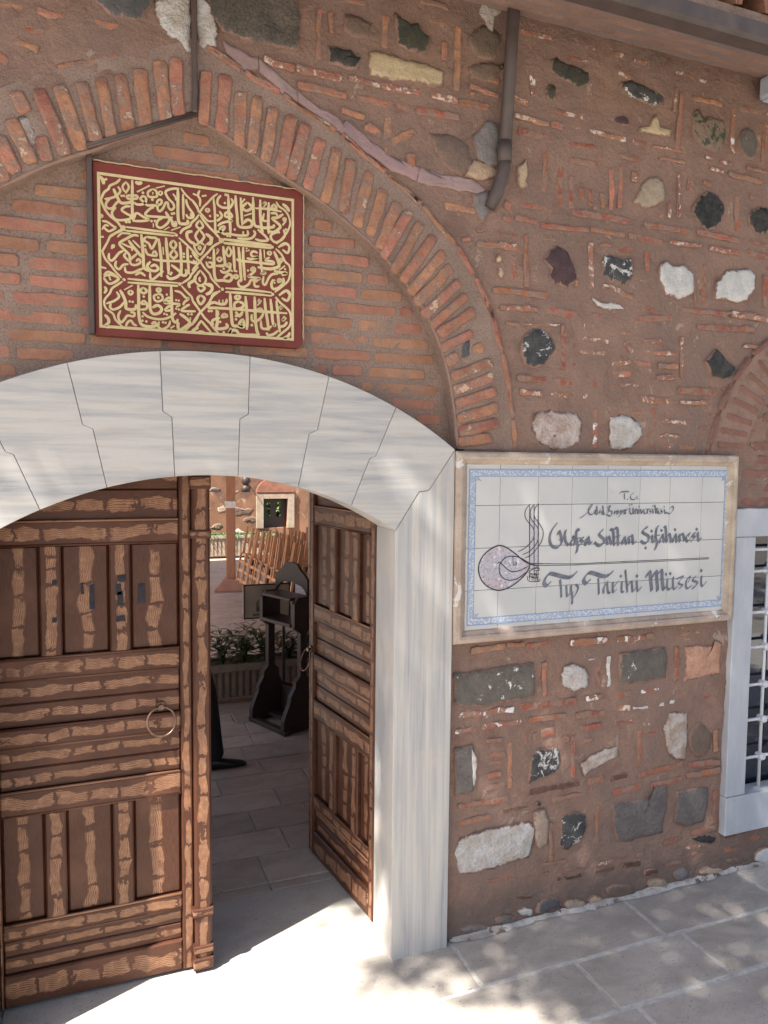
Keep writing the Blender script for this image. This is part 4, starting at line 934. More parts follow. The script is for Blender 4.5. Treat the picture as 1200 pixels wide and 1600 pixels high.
C5 = """34:330,90;22:370,80 650,108 960,128;22:370,122 650,147 960,167;34:980,145;24:310,110 250,150 190,190 160,250 110,310 95,360 120,430 200,490 230,560 310,640;26:90,60 160,30 270,80 160,140 90,60;30:100,170 120,210 95,250;34:100,500 140,540 150,590 110,640 220,640;34:280,210 320,280 350,360 350,420 400,440 460,430 470,380;
240,230 270,290 210,340 120,370;340,340 280,410 200,440 165,410 175,370;24:405,214 431,240 405,266 379,240 405,214;28:395,345;28:430,350;20:330,210 430,155;34:495,150 500,300 500,450 510,560 540,620 620,640 700,630 690,590 650,610;28:550,180 520,220 560,250 595,220 550,180;28:560,288;560,330 530,370 590,370 560,330;600,360 590,430 510,440;
34:630,150 630,300 635,430 670,490 740,480 770,430 720,390 660,420;28:735,185 712,210 735,235 758,210 735,185;26:730,260 680,280 690,330 730,345 780,320 770,270 730,260;30:730,300;32:880,160 885,300 890,450 900,560 940,590 960,550;790,350 850,300 880,330 800,360 900,370 980,380 940,410;800,450 860,400 890,440 810,460;
26:830,265;26:940,330;26:970,335;26:940,430;26:970,440;26:800,490;26:830,500;545,470 600,520 700,550 800,550 880,520 940,480;26:920,220 990,240 1050,300 1090,310 1040,350 1020,390;1100,380 1060,400 1000,450 1080,460 1170,460;24:1000,160 1070,240 1120,290 1140,350 1200,430;290,450 260,520 290,590 330,560 370,510 440,520 450,480 400,470;
350,640 370,590 410,570 440,610 480,630;28:545,520;28:545,570;28:590,580;740,580 730,640 780,670 850,630 870,570;28:785,590;28:815,595;26:870,660 920,630;34:980,490 1040,530 1100,590 1050,640 980,680 960,630 970,590;28:1080,495;28:1120,495;20:1105,530 1108,560;24:1200,520 1150,590 1100,630 1040,690;34:1120,700 1160,670 1200,650"""
C6 = """34:335,85;22:380,72 650,92 880,120;22:380,112 650,132 880,157;34:890,140;24:310,100 240,150 210,190 190,230 140,290 95,335 40,410 0,480;24:0,200 50,270 95,335 140,400 200,460 230,500 300,580;28:95,150 60,190 95,250 140,190 95,150;32:130,20 220,60 200,120 150,140;24:100,430 60,490 20,550;24:100,430 150,490 210,560;26:60,570 100,550 150,570;
28:385,190 370,240 330,250 280,240 240,230 190,250 185,290 240,290 420,300 600,315 780,330 1050,350;20:300,200 300,240;20:340,200 340,240;28:185,325;28:215,325;32:420,120 425,250 435,380 450,480 500,490 570,500 560,420 520,470 560,500;28:500,150 475,175 505,195 530,170 500,150;28:510,220 470,240 470,290 510,300 560,280 560,240 510,220;34:480,330 520,380 560,330;
32:590,160 600,300 610,420 605,530;32:690,165 695,300 700,430 715,540 730,590 680,590 600,590 520,580 490,540 440,540 410,580 430,510;18:745,190 730,220 765,210 720,265;755,290 720,320 780,330 755,290;790,340 760,400 700,440 660,420 660,360;30:800,180 810,300 830,420 845,540;30:865,190 880,320 890,440 910,490 920,460;30:930,210 945,330 955,450 970,560;
760,430 770,510 830,520 880,490;820,560 840,590 900,580 950,540;32:270,310 280,440 270,510 330,520 390,500 375,460;350,350 330,390 390,380 350,350;310,400 240,420 220,450 240,480;20:290,320 295,370;28:310,445;28:350,560;28:485,380;28:485,415;30:660,480;1020,380 1000,430 1040,400;960,500 1010,490 1040,460 1040,440;
18:980,265 965,290 1000,280 970,310;24:920,170 970,230 1030,280 1080,340 1090,430 1070,500 990,570 930,620;28:960,150 1040,100 1080,140 1050,210 990,180;30:1080,560 1060,600 1010,630 1080,630"""
for txt, ox, oy, s in ((C1, 150, 260, 7.5), (C2, 300, 280, 7.5), (C3, 150, 350, 7.5), (C4, 300, 370, 7.5), (C5, 150, 425, 7.5), (C6, 300, 440, 7.0588)):
    for w, p in parse(txt, ox, oy, s, 27, gy): 
        p = [(min(max(x, gx0+.004), gx1-.004), min(max(z, gz0+.004), gz1-.004)) for x, z in p]
        pen.round_(w*1.06, p)
PP(pen.mb.build('gold_lettering', MAT['gold']))

# cable duct: down the wall, along the arch and down the side of the plaque
cd = empty('cable_duct', (AX, -.02, 2.85)); tag(cd, 'thin brown cable duct running down to the arch point and round the plaque', 'cable duct')
def PC(o): o.parent = cd; o.matrix_parent_inverse = Matrix.Translation((-AX, .02, -2.85)); return o
mb = MB(); mb.box(.289, .305, -.028, -.010, 2.85, 3.42); PC(mb.build('duct', MAT['trunk_metal'], bevel=.003))
mb = MB(); mb.tube([(.300, -.008, 2.852), (-.010, -.008, 2.708)], .0095, 8); mb.tube([(.300, -.016, 2.844), (-.010, -.016, 2.700)], .004, 6); PC(mb.build('duct', MAT['trunk_metal']))
mb = MB(); mb.box(-.014, .003, .015, .050, 2.172, 2.700); PC(mb.build('duct', MAT['trunk_metal'], bevel=.003))

# ------------------------------------------------------------------ tiled sign beside the door
SY = -.05; SB = -.012
sg = empty('museum_sign', (1.85, 0, 1.14)); tag(sg, 'white glazed tile museum sign with blue border in a stone moulding frame', 'sign')
def PG(o): o.parent = sg; o.matrix_parent_inverse = Matrix.Translation((-1.85, 0, -1.14)); return o
sx0, sx1, sz0, sz1 = 1.190, 2.500, 1.142, 1.836
ix0, ix1, iz0, iz1 = 1.238, 2.450, 1.180, 1.794
def moulding(x0, z0, x1, z1, horiz, w):
    mb = MB(); prof = [(0, 0), (0, -.030), (.006, -.038), (.018, -.042), (.028, -.038), (.030, -.030), (.034, -.028), (.042, -.024), (w, -.018), (w, 0)]
    n = 24; V = []; F = []
    for i in range(n+1):
        t = i/n
        for a, d in prof:
            if horiz:
                s_ = 1 if z1 > z0 else -1; xx = x0+a + (x1-x0-2*a)*t; V.append((xx, SB+d+.0015*n2(xx, a, 30), z0+s_*a))
            else:
                s_ = 1 if x1 > x0 else -1; zz = z0+a*1.0 + (z1-z0-2*a)*t; V.append((x0+s_*a, SB+d+.0015*n2(zz, a, 30), zz))
    m = len(prof)
    for i in range(n):
        for k in range(m-1): F.append((i*m+k, i*m+k+1, (i+1)*m+k+1, (i+1)*m+k))
    mb.add(V, F); o = mb.build('frame_moulding', MAT['signstone']); PG(o)
    bm = bmesh.new(); bm.from_mesh(o.data); bmesh.ops.recalc_face_normals(bm, faces=bm.faces[:]); bm.to_mesh(o.data); bm.free()
moulding(sx0, sz1, sx1, sz1-.1, True, .046); moulding(sx0, sz0, sx1, sz0+.1, True, .046)
moulding(sx0, sz0, sx0+.1, sz1, False, .050); moulding(sx1, sz0, sx1-.1, sz1, False, .050)
mb = MB(); mb.box(sx0+.02, sx1-.02, SB-.012, .01, sz0+.02, sz1-.02); PG(mb.build('sign_back', MAT['mortar_grey']))
TY = -.030
cols_ = [ix0-.004]+[W(x, 740, TY)[0] for x in (782, 842, 895, 950, 1001, 1048, 1098)]+[ix1+.004]
rws = [iz0-.006]+[W(740, y, TY)[1] for y in (923, 857, 790)]+[iz1+.006]
for a, b in zip(cols_, cols_[1:]):
    for c, d in zip(rws, rws[1:]):
        mb = MB(); q = R.uniform(0, .0007); mb.box(a+.0007, b-.0007, TY-q, TY+.012, c+.0008, d-.0008); PG(mb.build('tile', MAT['tile'], bevel=.0008))
bx0, bx1, bz0, bz1 = W(733, 735, TY)[0], W(1141, 735, TY)[0], 1.203, W(740, 732.5, TY)[1]
bw = .028; by = TY-.0016
def strip(name, a, b, c, d, y, m):
    mb = MB(); mb.box(a, b, y, y+.0006, c, d); PG(mb.build(name, m))
strip('border_band', bx0, bx1, bz1-bw, bz1, by, MAT['border']); strip('border_band', bx0, bx1, bz0, bz0+bw, by, MAT['border'])
strip('border_band', bx0, bx0+bw, bz0+bw, bz1-bw, by, MAT['border']); strip('border_band', bx1-bw, bx1, bz0+bw, bz1-bw, by, MAT['border'])
for e, t_ in ((0, .0042), (bw-.003, .003)):
    a, b, c, d = bx0+e, bx1-e, bz0+e, bz1-e; y = by-.0004
    strip('border_line', a, b, d-t_, d, y, MAT['border_line']); strip('border_line', a, b, c, c+t_, y, MAT['border_line'])
    strip('border_line', a, a+t_, c+t_, d-t_, y, MAT['border_line']); strip('border_line', b-t_, b, c+t_, d-t_, y, MAT['border_line'])
for x, z, sxx, szz in ((bx0+bw, bz1-bw, 1, -1), (bx1-bw, bz1-bw, -1, -1), (bx0+bw, bz0+bw, 1, 1), (bx1-bw, bz0+bw, -1, 1)):
    pn = Pen(by); pn.round_(.004, [(x, z), (x+sxx*.020, z+szz*.016)]); pn.round_(.003, [(x+sxx*.012, z), (x+sxx*.010, z+szz*.012)]); pn.round_(.003, [(x, z+szz*.012), (x+sxx*.010, z+szz*.012)]); PG(pn.mb.build('border_corner', MAT['border_line']))
LY = TY-.0018
S1 = """22:1010,92 1045,72 1135,70;1075,95 1078,172;1118,172"""
S1c = """485,425 570,365 640,260 640,240 600,290 595,350 630,380 670,360;680,360 703,330 690,312 680,345 704,380;705,270 715,375;752,315 740,360 770,335 778,378;785,262 800,372 815,370;850,282 890,262 870,318 910,342 890,398 838,378;865,290 862,345;947,328 940,370 970,330 978,375;990,320 1000,360 1026,320 1020,380 990,410;1047,320 1038,366 1066,322 1074,372;1085,310 1092,368;1095,322 1114,312"""
S2c = """118,290 125,362 160,358 164,288;160,300 168,368;118,252;148,245;190,305 192,368;194,312 215,308 224,368;240,310 245,365;245,272;265,305 276,368 302,308;330,305 310,332 316,366 342,356;352,305 357,362;360,312 382,304;405,300 385,325 407,345 385,368;425,304 432,362;430,262;455,250 467,362;480,290 487,362;468,308 497,300;520,305 500,332 506,364 527,355;555,300 535,325 557,345 535,368;580,310 590,358 604,362;580,272;604,345 650,366 690,332 706,290 690,268 655,295"""
S2t = """18:172,82 130,130 140,172 190,172 222,130;228,165"""
SH = """170,500 92,610 75,720 108,800 180,820 230,770 235,700 205,600 190,640;290,592 275,660 290,740 322,790;18:200,720 300,680;402,680 352,762 372,788;382,670 412,702 405,785;470,592 440,580 430,680 450,800 435,885;16:418,700 492,690;522,690 480,722 520,742 475,788;592,678 550,742 562,785 602,702;592,680 612,772 634,748;
785,590 770,600 738,650 800,710 790,770 730,796 678,750;833,680 850,772 890,740;868,670 902,775;890,578 925,600 935,775 960,762;950,560 985,580 990,775 1010,762;18:950,680 1022,660;1082,680 1045,742 1055,772;1075,680 1102,775"""
SH2 = """100,680 115,765;110,692 150,660 165,765 198,740;355,550 330,560 288,612 370,670 360,740 310,762 268,730;40:332,825;413,660 430,745 458,730;412,600;500,540 480,560 465,680 485,760 460,842;16:440,670 522,650;562,650 518,722 530,748;555,650 582,745;545,590;583,540 600,560 615,745;610,682 650,640 672,745;732,650 695,712 700,742;730,640 747,745;725,580;780,650 790,740;790,662 830,638 852,725;922,630 868,682 890,738 922,710;16:925,632 900,680;992,630 950,662 990,682 945,735;1028,620 1040,725 1072,698;1018,575"""
ST = """165,350 120,390 85,350 110,280 160,225 250,243 400,278 470,258 512,214;34:300,310 312,420 318,540;34:385,385 387,450 395,532 422,500;34:450,385 447,450 462,530 463,630;20:440,500 480,470;34:512,375 540,405 530,462 488,535;695,315 650,360 615,320 640,262 690,212 780,232 880,262 950,247 998,204;34:812,290 817,400 820,500;34:938,330 882,420 882,488;34:930,345 942,475 972,482;34:1005,345 1010,475 1052,440;34:1022,400 1075,330;34:1128,335 1122,455 1150,475;44:1115,260"""
ST2 = """34:60,180 72,300 86,475;34:82,400 142,330 155,465 187,430;34:210,325 225,458 270,412;44:215,258;345,262 385,200 400,300 415,450;412,290 470,195 482,300 492,452;482,250 543,182 552,300 570,435 600,402;34:625,300 620,402 640,440 692,402;34:700,275 700,402 715,435 752,402;40:605,235;40:662,225;28:750,295 838,262 770,352 830,382 780,425;34:930,262 880,312 870,392 892,425 942,390;18:932,272 900,345;34:1000,265 960,312 1020,342 1010,382 958,425;34:1080,262 1075,352 1092,395 1140,342;44:1077,185"""
pen = Pen(LY)
for txt, ox, oy, s, w in ((S1, 850, 760, 8.571, 18), (S1c, 850, 760, 8.571, 21), (S2c, 970, 760, 8.571, 21), (S2t, 970, 760, 8.571, 18), (SH, 850, 760, 8.571, 41), (SH2, 970, 760, 8.571, 41), (ST, 840, 870, 8.571, 56), (ST2, 970, 870, 8.571, 52)):
    for q, p in parse(txt, ox, oy, s, w, LY): pen.nib(q, p)
PG(pen.mb.build('lettering', MAT['ink']))
pen = Pen(LY)
for q, p in parse('7:10,92 450,95 700,85 1200,62;7:10,116 450,112 700,100 1200,80', 840, 870, 8.571, 6, LY)+parse('7:0,65 530,42 1180,12;7:0,82 530,60 1180,28', 970, 870, 8.571, 6, LY): pen.round_(q, p, taper=False)
TG = """17:1010,1040 900,1020 780,960 650,850 520,760 430,725 330,745 200,830 110,950 75,1090 110,1240 200,1350 330,1415 440,1420 570,1370 700,1280 820,1160 870,1060;13:1100,1008 1000,1008 880,1000 760,930 680,900 580,890 490,920 420,1000 400,1080 420,1180 490,1250 600,1265 720,1220 860,1110;13:370,1000 410,985 450,1020 520,1090 600,1130 720,1115 870,1040;
12:875,80 875,660 875,1260;12:945,75 945,680 945,1280;13:1012,65 1010,680 1008,1280;11:875,80 810,180 810,290 880,390 940,470 940,600 870,700 780,780 690,820;11:945,80 890,170 890,290 960,390 1010,480 1005,640 940,750 850,830 760,865;11:1012,70 955,150 950,270 1020,370 1080,480 1085,580 1050,680 980,780 900,870 800,920;
10:850,1150 900,1110 990,1060 1020,1070;10:840,1200 850,1270 930,1290 1030,1280 1035,1240;9:860,1190 930,1230 1000,1220;9:870,1150 950,1180 1030,1170;9:900,1090 1020,1080 1020,1110 940,1120;9:900,1200 920,1270;9:960,1180 970,1280;9:980,1120 1000,1280;9:860,1230 900,1160 930,1240 960,1150 990,1240;12:612,900 620,1040;10:630,1020 660,1030 670,990 635,1000;12:1200,1008 1000,1008;12:1200,1034 1000,1036"""
for q, p in parse(TG, 740, 780, 10, 11, LY): pen.round_(q, p)
PG(pen.mb.build('tughra_lines', MAT['line']))
def filled(txt, name, m):
    (q, p), = parse(txt, 740, 780, 10, 1, LY+.0012); p = smooth_line(p, 3, True)
    if area(p) < 0: p = p[::-1]
    mb = MB(); mb.add([(x, LY+.0009, z) for x, z in p], [tuple(range(len(p)))]); PG(mb.build(name, m))
filled('880,1020 780,960 650,850 520,760 430,725 330,745 200,830 110,950 75,1090 110,1240 200,1350 330,1415 440,1420 570,1370 700,1280 820,1160 875,1060', 'tughra_fill', MAT['tughra'])
filled('940,80 880,200 880,390 870,800 870,1080 1005,1080 1008,780 1005,400 950,250', 'tughra_fill', simple('grey_stipple', (.36, .355, .39), (.50, .50, .53), 150, .2))

# ------------------------------------------------------------------ barred window at the right
wd = empty('barred_window', (3.05, 0, .19)); tag(wd, 'white stone window frame with white iron grille low in the wall beside the sign', 'window')
def PWn(o): o.parent = wd; o.matrix_parent_inverse = Matrix.Translation((-3.05, 0, -.19)); return o
wx0, wx1, wz0, wz1 = 2.520, 3.60, .186, 1.612
def fb(nm, a, b, c, d, y=-.028, m='wframe'):
    mb = MB(); mb.box(a, b, y, .055, c, d); return PWn(mb.build(nm, MAT[m], bevel=.003))
fb('lintel', wx0, wx1, 1.492, wz1); fb('sill', wx0, wx1, wz0, .355, -.034); fb('jamb', wx0+.002, 2.632, .3565, 1.4905, -.029); fb('jamb', 3.488, wx1-.002, .3565, 1.4905, -.029)
bars = [W(1192, y, .01)[1] for y in (892, 956, 1010, 1068, 1122, 1180)]
vx0 = W(1195, 1000, .012)[0]; vx = [vx0+.150*i for i in range(6)]
for z in [1.43]+bars:
    mb = MB(); mb.tube([(2.63, .012, z), (3.49, .012, z)], .0068, 8); PWn(mb.build('grille_bar', MAT['grille']))
for x in vx:
    if x < 3.48:
        mb = MB(); mb.tube([(x, .012, .355), (x, .012, 1.492)], .0075, 8); PWn(mb.build('grille_bar', MAT['grille']))
        for z in bars:
            mb = MB(); r = .017; V = []
            for k in range(8): a = k*pi/4+pi/8; V += [(x+r*cos(a), -.004, z+r*sin(a)), (x+r*cos(a), .026, z+r*sin(a))]
            V += [(x+.6*(p[0]-x), -.012, z+.6*(p[2]-z)) for p in V[0::2]]
            F = [(2*k, 2*((k+1) % 8), 2*((k+1) % 8)+1, 2*k+1) for k in range(8)] + [(16+k, 16+(k+1) % 8, 2*((k+1) % 8), 2*k) for k in range(8)] + [tuple(range(16, 24)), tuple(range(15, 0, -2))]
            mb.add(V, F); o = mb.build('grille_knot', MAT['grille']); PWn(o)
            bm = bmesh.new(); bm.from_mesh(o.data); bmesh.ops.recalc_face_normals(bm, faces=bm.faces[:]); bm.to_mesh(o.data); bm.free()
gl = NT('dark_window_glass'); gm = gl.fin((.012, .016, .026), .03, gl.noise(gl.pos, 3, 2), .04, .01, 1.0)
mb = MB(); mb.box(2.60, 3.52, .075, .081, .34, 1.5); PWn(mb.build('glass_pane', gm))
mb = MB(); mb.box(2.99, 3.03, .055, .074, .356, 1.49); PWn(mb.build('mullion', MAT['wframe']))
mb = MB(); mb.box(2.60, 3.52, .30, .32, .30, 1.55); PWn(mb.build('dark_backing', simple('navy_backing', (.02, .025, .045))))  # sheet added behind the glass, the unlit room's darkness put into its colour

# ------------------------------------------------------------------ rainwater pipe, gutter, tiles
dp = empty('downpipe', (1.38, -.04, 2.5)); tag(dp, 'brown metal rainwater pipe ending in an elbow on the wall above the sign', 'drainpipe')
def PD(o): o.parent = dp; o.matrix_parent_inverse = Matrix.Translation((-1.38, .04, -2.5)); return o
xt, zt = W(794, 0, -.04); xb, zb = W(788, 245, -.04)
x2, z2 = W(780, 295, -.03); x3, z3 = W(766, 325, -.02)
mb = MB(); mb.tube([(xb+.024, -.075, 3.6), (xb+.014, -.055, 3.3), (xb, -.042, zb+.03)], .0225, 14); PD(mb.build('pipe', MAT['brown_metal']))
mb = MB(); mb.tube([(xb, -.042, zb+.05), (xb, -.042, zb+.02), (xb, -.042, zb-.02)], [.025, .026, .025], 14); PD(mb.build('pipe_collar', MAT['brown_metal']))
mb = MB(); mb.tube([(xb, -.042, zb), (xb-.004, -.042, zb-.05), (xb-.018, -.038, zb-.10), (x2-.012, -.030, z2-.02), (x3, -.016, z3)], [.0225, .0225, .023, .025, .020], 14); PD(mb.build('pipe_elbow', MAT['brown_metal']))
mb = MB(); mb.tube([(xb, -.02, zb+.32), (xb, -.002, zb+.32)], .008, 6); mb.box(xb-.034, xb+.034, -.074, -.010, zb+.31, zb+.33) if False else None; PD(mb.build('pipe_clip', MAT['iron']))

rf = empty('tiled_eaves', (1.3, -.3, 3.2)); tag(rf, 'clay tiled eaves with a brown metal gutter above the stone wall', 'roof')
def PR(o): o.parent = rf; o.matrix_parent_inverse = Matrix.Translation((-1.3, .3, -3.2)); return o
mb = MB(); V = []; F = []; prof = [(-.345, 3.275), (-.345, 3.250), (-.352, 3.238), (-.408, 3.236), (-.420, 3.244), (-.425, 3.285), (-.418, 3.288), (-.412, 3.280)]
for x in (-1.3, 3.9): V += [(x, y, z) for y, z in prof]
m = len(prof); F = [(k, k+1, m+k+1, m+k) for k in range(m-1)]; mb.add(V, F); o = PR(mb.build('gutter', MAT['brown_metal']))
s_ = o.modifiers.new('solid', 'SOLIDIFY'); s_.thickness = .003
mb = MB(); mb.box(-1.3, 3.9, -.343, -.325, 3.262, 3.30); PR(mb.build('fascia', MAT['trunk_metal']))
mb = MB(); mb.box(-1.3, 3.9, -.385, -.30, 3.29, 3.345); PR(mb.build('tile_bedding', MAT['mortar_grey']))
tm = mineral('clay_roof_tile', (.42, .20, .12), (.30, .14, .09), 12, vary=.25, fleck=(.5, .36, .26), fleck_t=.66)
def rtile(x, j):
    V = []; F = []; n = 6; L = .34; y0 = -.40+j*.26; z0 = 3.342+j*.26*.42
    for q, (yy, zz, r_) in enumerate(((0, .0, .072), (L, L*.42+.02, .060))):
        for rr in (r_, r_-.016):
            for k in range(n+1):
                a = pi*k/n; V.append((x+cos(a)*rr*1.0, y0+yy, z0+zz+sin(a)*rr*1.15))
    s2 = n+1
    for k in range(n):
        F += [(k, k+1, 2*s2+k+1, 2*s2+k), (s2+k+1, s2+k, 3*s2+k, 3*s2+k+1), (k+1, k, s2+k, s2+k+1)]
    mb = MB(); mb.add(V, F); o = mb.build('roof_tile', tm)
    bm = bmesh.new(); bm.from_mesh(o.data); bmesh.ops.rotate(bm, verts=bm.verts[:], cent=(x, y0, z0), matrix=Matrix.Rotation(R.uniform(-.05, .05), 3, 'Z')); bmesh.ops.recalc_face_normals(bm, faces=bm.faces[:]); bm.to_mesh(o.data); bm.free()
    PR(o)
for j in range(4):
    for i in range(37): rtile(-1.25+.14*i+R.uniform(-.006, .006), j)
mb = MB(); 
mb.add([(-1.3, -.36, 3.285), (3.9, -.36, 3.285), (3.9, 2.0, 3.285+2.36*.42), (-1.3, 2.0, 3.285+2.36*.42), (-1.3, -.36, 3.255), (3.9, -.36, 3.255), (3.9, 2.0, 3.255+2.36*.42), (-1.3, 2.0, 3.255+2.36*.42)], [(0,1,2,3),(7,6,5,4),(0,4,5,1),(1,5,6,2),(2,6,7,3),(3,7,4,0)])
PR(mb.build('roof_deck', MAT['blackwood']))
x, z = W(1197, 134, -.06); mb = MB(); mb.box(x-.004, x+.10, -.10, -.02, z-.05, z+.05); fx = mb.build('wall_lamp', simple('pale_plastic', (.45, .48, .55)), bevel=.015, segs=3)
b2 = MB(); b2.tube([(x+.045, -.02, z), (x+.045, .02, z)], .012, 8); b2.build('lamp_bracket', MAT['iron'], fx)
tag(fx, 'small pale grey lamp housing fixed under the brick cornice', 'wall lamp')

# ------------------------------------------------------------------ passage and courtyard behind the door
plas = mineral('passage_plaster', (.48, .38, .32), (.40, .31, .26), 4, vary=0)
ps = empty('entrance_passage', (.3, 2, 0)); tag(ps, 'dark entrance passage walls and ceiling behind the open doorway', 'passage')
def PA(o): o.parent = ps; o.matrix_parent_inverse = Matrix.Translation((-.3, -2, 0)); return o
mb = MB(); mb.box(-1.7, -1.42, .56, 1.6, -.05, 2.715); PA(mb.build('side_wall', plas))
mb = MB(); mb.box(2.10, 2.5, .56, 5.0, -.05, 3.1); PA(mb.build('side_wall', plas))
mb = MB(); mb.box(-1.7, 2.5, .56, 3.85, 2.72, 2.82); PA(mb.build('ceiling', MAT['blackwood']))
mb = MB(); mb.box(2.035, 2.098, 4.85, 5.02, -.02, 2.9); PA(mb.build('pilaster', K['plain'], bevel=.004))
# tall dark wooden panel against the passage wall
dk = empty('dark_inner_panel', (2.07, 4.1, 0)); tag(dk, 'tall dark wooden panel against the passage wall', 'door')
mb = MB(); mb.box(2.0, 2.05, 3.5, 4.84, .02, 2.5); o = mb.build('dark_board', MAT['blackwood'], bevel=.004); o.parent = dk; o.matrix_parent_inverse = Matrix.Translation((-2.07, -4.1, 0))
for y in (3.55, 4.1, 4.7):
    mb = MB(); mb.box(1.985, 1.999, y, y+.07, .03, 2.49); o = mb.build('stile', MAT['blackwood']); o.parent = dk; o.matrix_parent_inverse = Matrix.Translation((-2.07, -4.1, 0))

FY = 11.6
cw = empty('courtyard_wall', (2, FY, 0)); tag(cw, 'far brick and stone courtyard wall with a small arched window seen through the doorway', 'wall')
def PCw(o): o.parent = cw; o.matrix_parent_inverse = Matrix.Translation((-2, -FY, 0)); return o
far_m = mineral('courtyard_masonry', (.29, .155, .09), (.20, .105, .065), 2.2, vary=0, fleck=(.42, .29, .20), fleck_t=.6, fleck_s=4, dark=(.15, .09, .07), dark_t=.57, dark_s=2.2)
(wxa, wza), (wxb, wzb) = W(411, 779, FY), W(449, 850, FY)
wzb = .5
(oxa, oza), (oxb, ozb) = W(400, 771, FY), W(459, 832, FY)
mb = MB(); mb.box(-7, wxa, FY, FY+.4, -.05, 3.4); mb.box(wxb, 9, FY, FY+.4, -.05, 3.4); mb.box(wxa+.001, wxb-.001, FY+.001, FY+.4, wza, 3.4); mb.box(wxa+.001, wxb-.001, FY+.001, FY+.4, -.05, wzb)
PCw(mb.build('masonry', far_m))
mb = MB(); mb.box(-7.3, -7, 3.2, FY+.4, -.05, 2.6); PCw(mb.build('side_wall', far_m))
for a, b, c, d in ((oxa, wxa, wzb, oza), (wxb, oxb, wzb, oza), (wxa, wxb, wza, oza)):
    mb = MB(); mb.box(a+.001, b-.001, FY-.05, FY-.001, c, d-.001 if a != wxa else d-.002); PCw(mb.build('window_surround', K['plain']))
mb = MB(); n = 16; cxx = (oxa+oxb)/2; rr = (oxb-oxa)/2; pts = [(cxx-rr*cos(pi*i/n), oza+.02+rr*.75*sin(pi*i/n)) for i in range(n+1)]
mb.prism(pts, FY-.06, FY-.002); PCw(mb.build('relieving_arch', mineral('arch_red', (.33, .15, .10), (.24, .11, .075), 8, vary=0)))
# dark inner frame with two small openings to the greenery beyond
mb = MB(); wm = (wxb-wxa); zz0 = wzb
lights = [(wxa+.17*wm, wxa+.34*wm), (wxa+.58*wm, wxa+.78*wm)]; zt0, zt1 = wza-.36, wza-.07
mb.box(wxa, lights[0][0], FY+.1, FY+.14, zz0, wza); mb.box(lights[0][1], lights[1][0], FY+.1, FY+.14, zz0, wza); mb.box(lights[1][1], wxb, FY+.1, FY+.14, zz0, wza)
for a, b in lights:
    mb.box(a, b, FY+.1, FY+.14, zt1, wza); mb.box(a, b, FY+.1, FY+.14, zz0, zt0); mb.box(a, b, FY+.1, FY+.14, zt1-.16, zt1-.14)
PCw(mb.build('window_frame', MAT['blackwood']))
for cxp, cyp, w, h, kd in ((372, 833, 24, 12, 'whitegrey'), (366, 768, 20, 5, 'beige'), (378, 800, 34, 14, 'brown'), (336, 766, 18, 7, 'slate'), (347, 796, 14, 10, 'beige'), (340, 822, 18, 10, 'brown'), (392, 812, 22, 10, 'brown')):
    pts = [W(cxp+w/2*cos(a), cyp+h/2*sin(a), FY) for a in (2*pi*i/9 for i in range(9))]; o = piece('stone', pts, K[kd], None, FY, h=.006, jit=.05, step=.06, inset=.03, rough=.004); PCw(o)

# timber canopy over the court with its post
cn = empty('timber_canopy', (1.72, 7.4, 0)); tag(cn, 'orange brown timber post on a pyramid foot carrying the courtyard canopy', 'canopy')
def PN(o): o.parent = cn; o.matrix_parent_inverse = Matrix.Translation((-1.72, -7.4, 0)); return o
gx, gy_ = G(361, 922); pw = .060
rot = Matrix.Translation((gx, gy_, 0)) @ Matrix.Rotation(radians(-14), 4, 'Z')
mb = MB(); mb.box(-pw, pw, -pw, pw, .16, 2.62, rot); PN(mb.build('post', MAT['postwood'], bevel=.006))
mb = MB(); b = .20; V = [rot @ Vector(p) for p in ((-b,-b,0),(b,-b,0),(b,b,0),(-b,b,0),(-b,-b,.03),(b,-b,.03),(b,b,.03),(-b,b,.03),(-.085,-.085,.165),(.085,-.085,.165),(.085,.085,.165),(-.085,.085,.165))]
mb.add(V, [(0,1,5,4),(1,2,6,5),(2,3,7,6),(3,0,4,7),(4,5,9,8),(5,6,10,9),(6,7,11,10),(7,4,8,11),(8,9,10,11)]); PN(mb.build('post_foot', simple('painted_foot', (.38, .19, .125), (.30, .15, .10), 8)))
zt_ = 1.8-(808-743)*((gy_+D)/1085.)
mb = MB(); mb.box(-pw-.012, pw+.012, -pw-.008, -pw-.003, zt_-.045, zt_+.045, rot); PN(mb.build('paper_notice', simple('paper', (.75, .74, .70))))
mb = MB(); mb.add([(-.74, 3.86, 2.70), (2.3, 3.86, 2.70), (2.3, 10.2, 2.70), (-.21, 10.2, 2.70), (-.74, 3.86, 2.78), (2.3, 3.86, 2.78), (2.3, 10.2, 2.78), (-.21, 10.2, 2.78)], [(3,2,1,0),(4,5,6,7),(0,1,5,4),(1,2,6,5),(2,3,7,6),(3,0,4,7)]); PN(mb.build('canopy_roof', MAT['postwood']))
for x in (.1, 1.1, 2.1):
    mb = MB(); mb.box(x, x+.09, 3.87, 10.1, 2.6, 2.698); PN(mb.build('beam', MAT['postwood']))

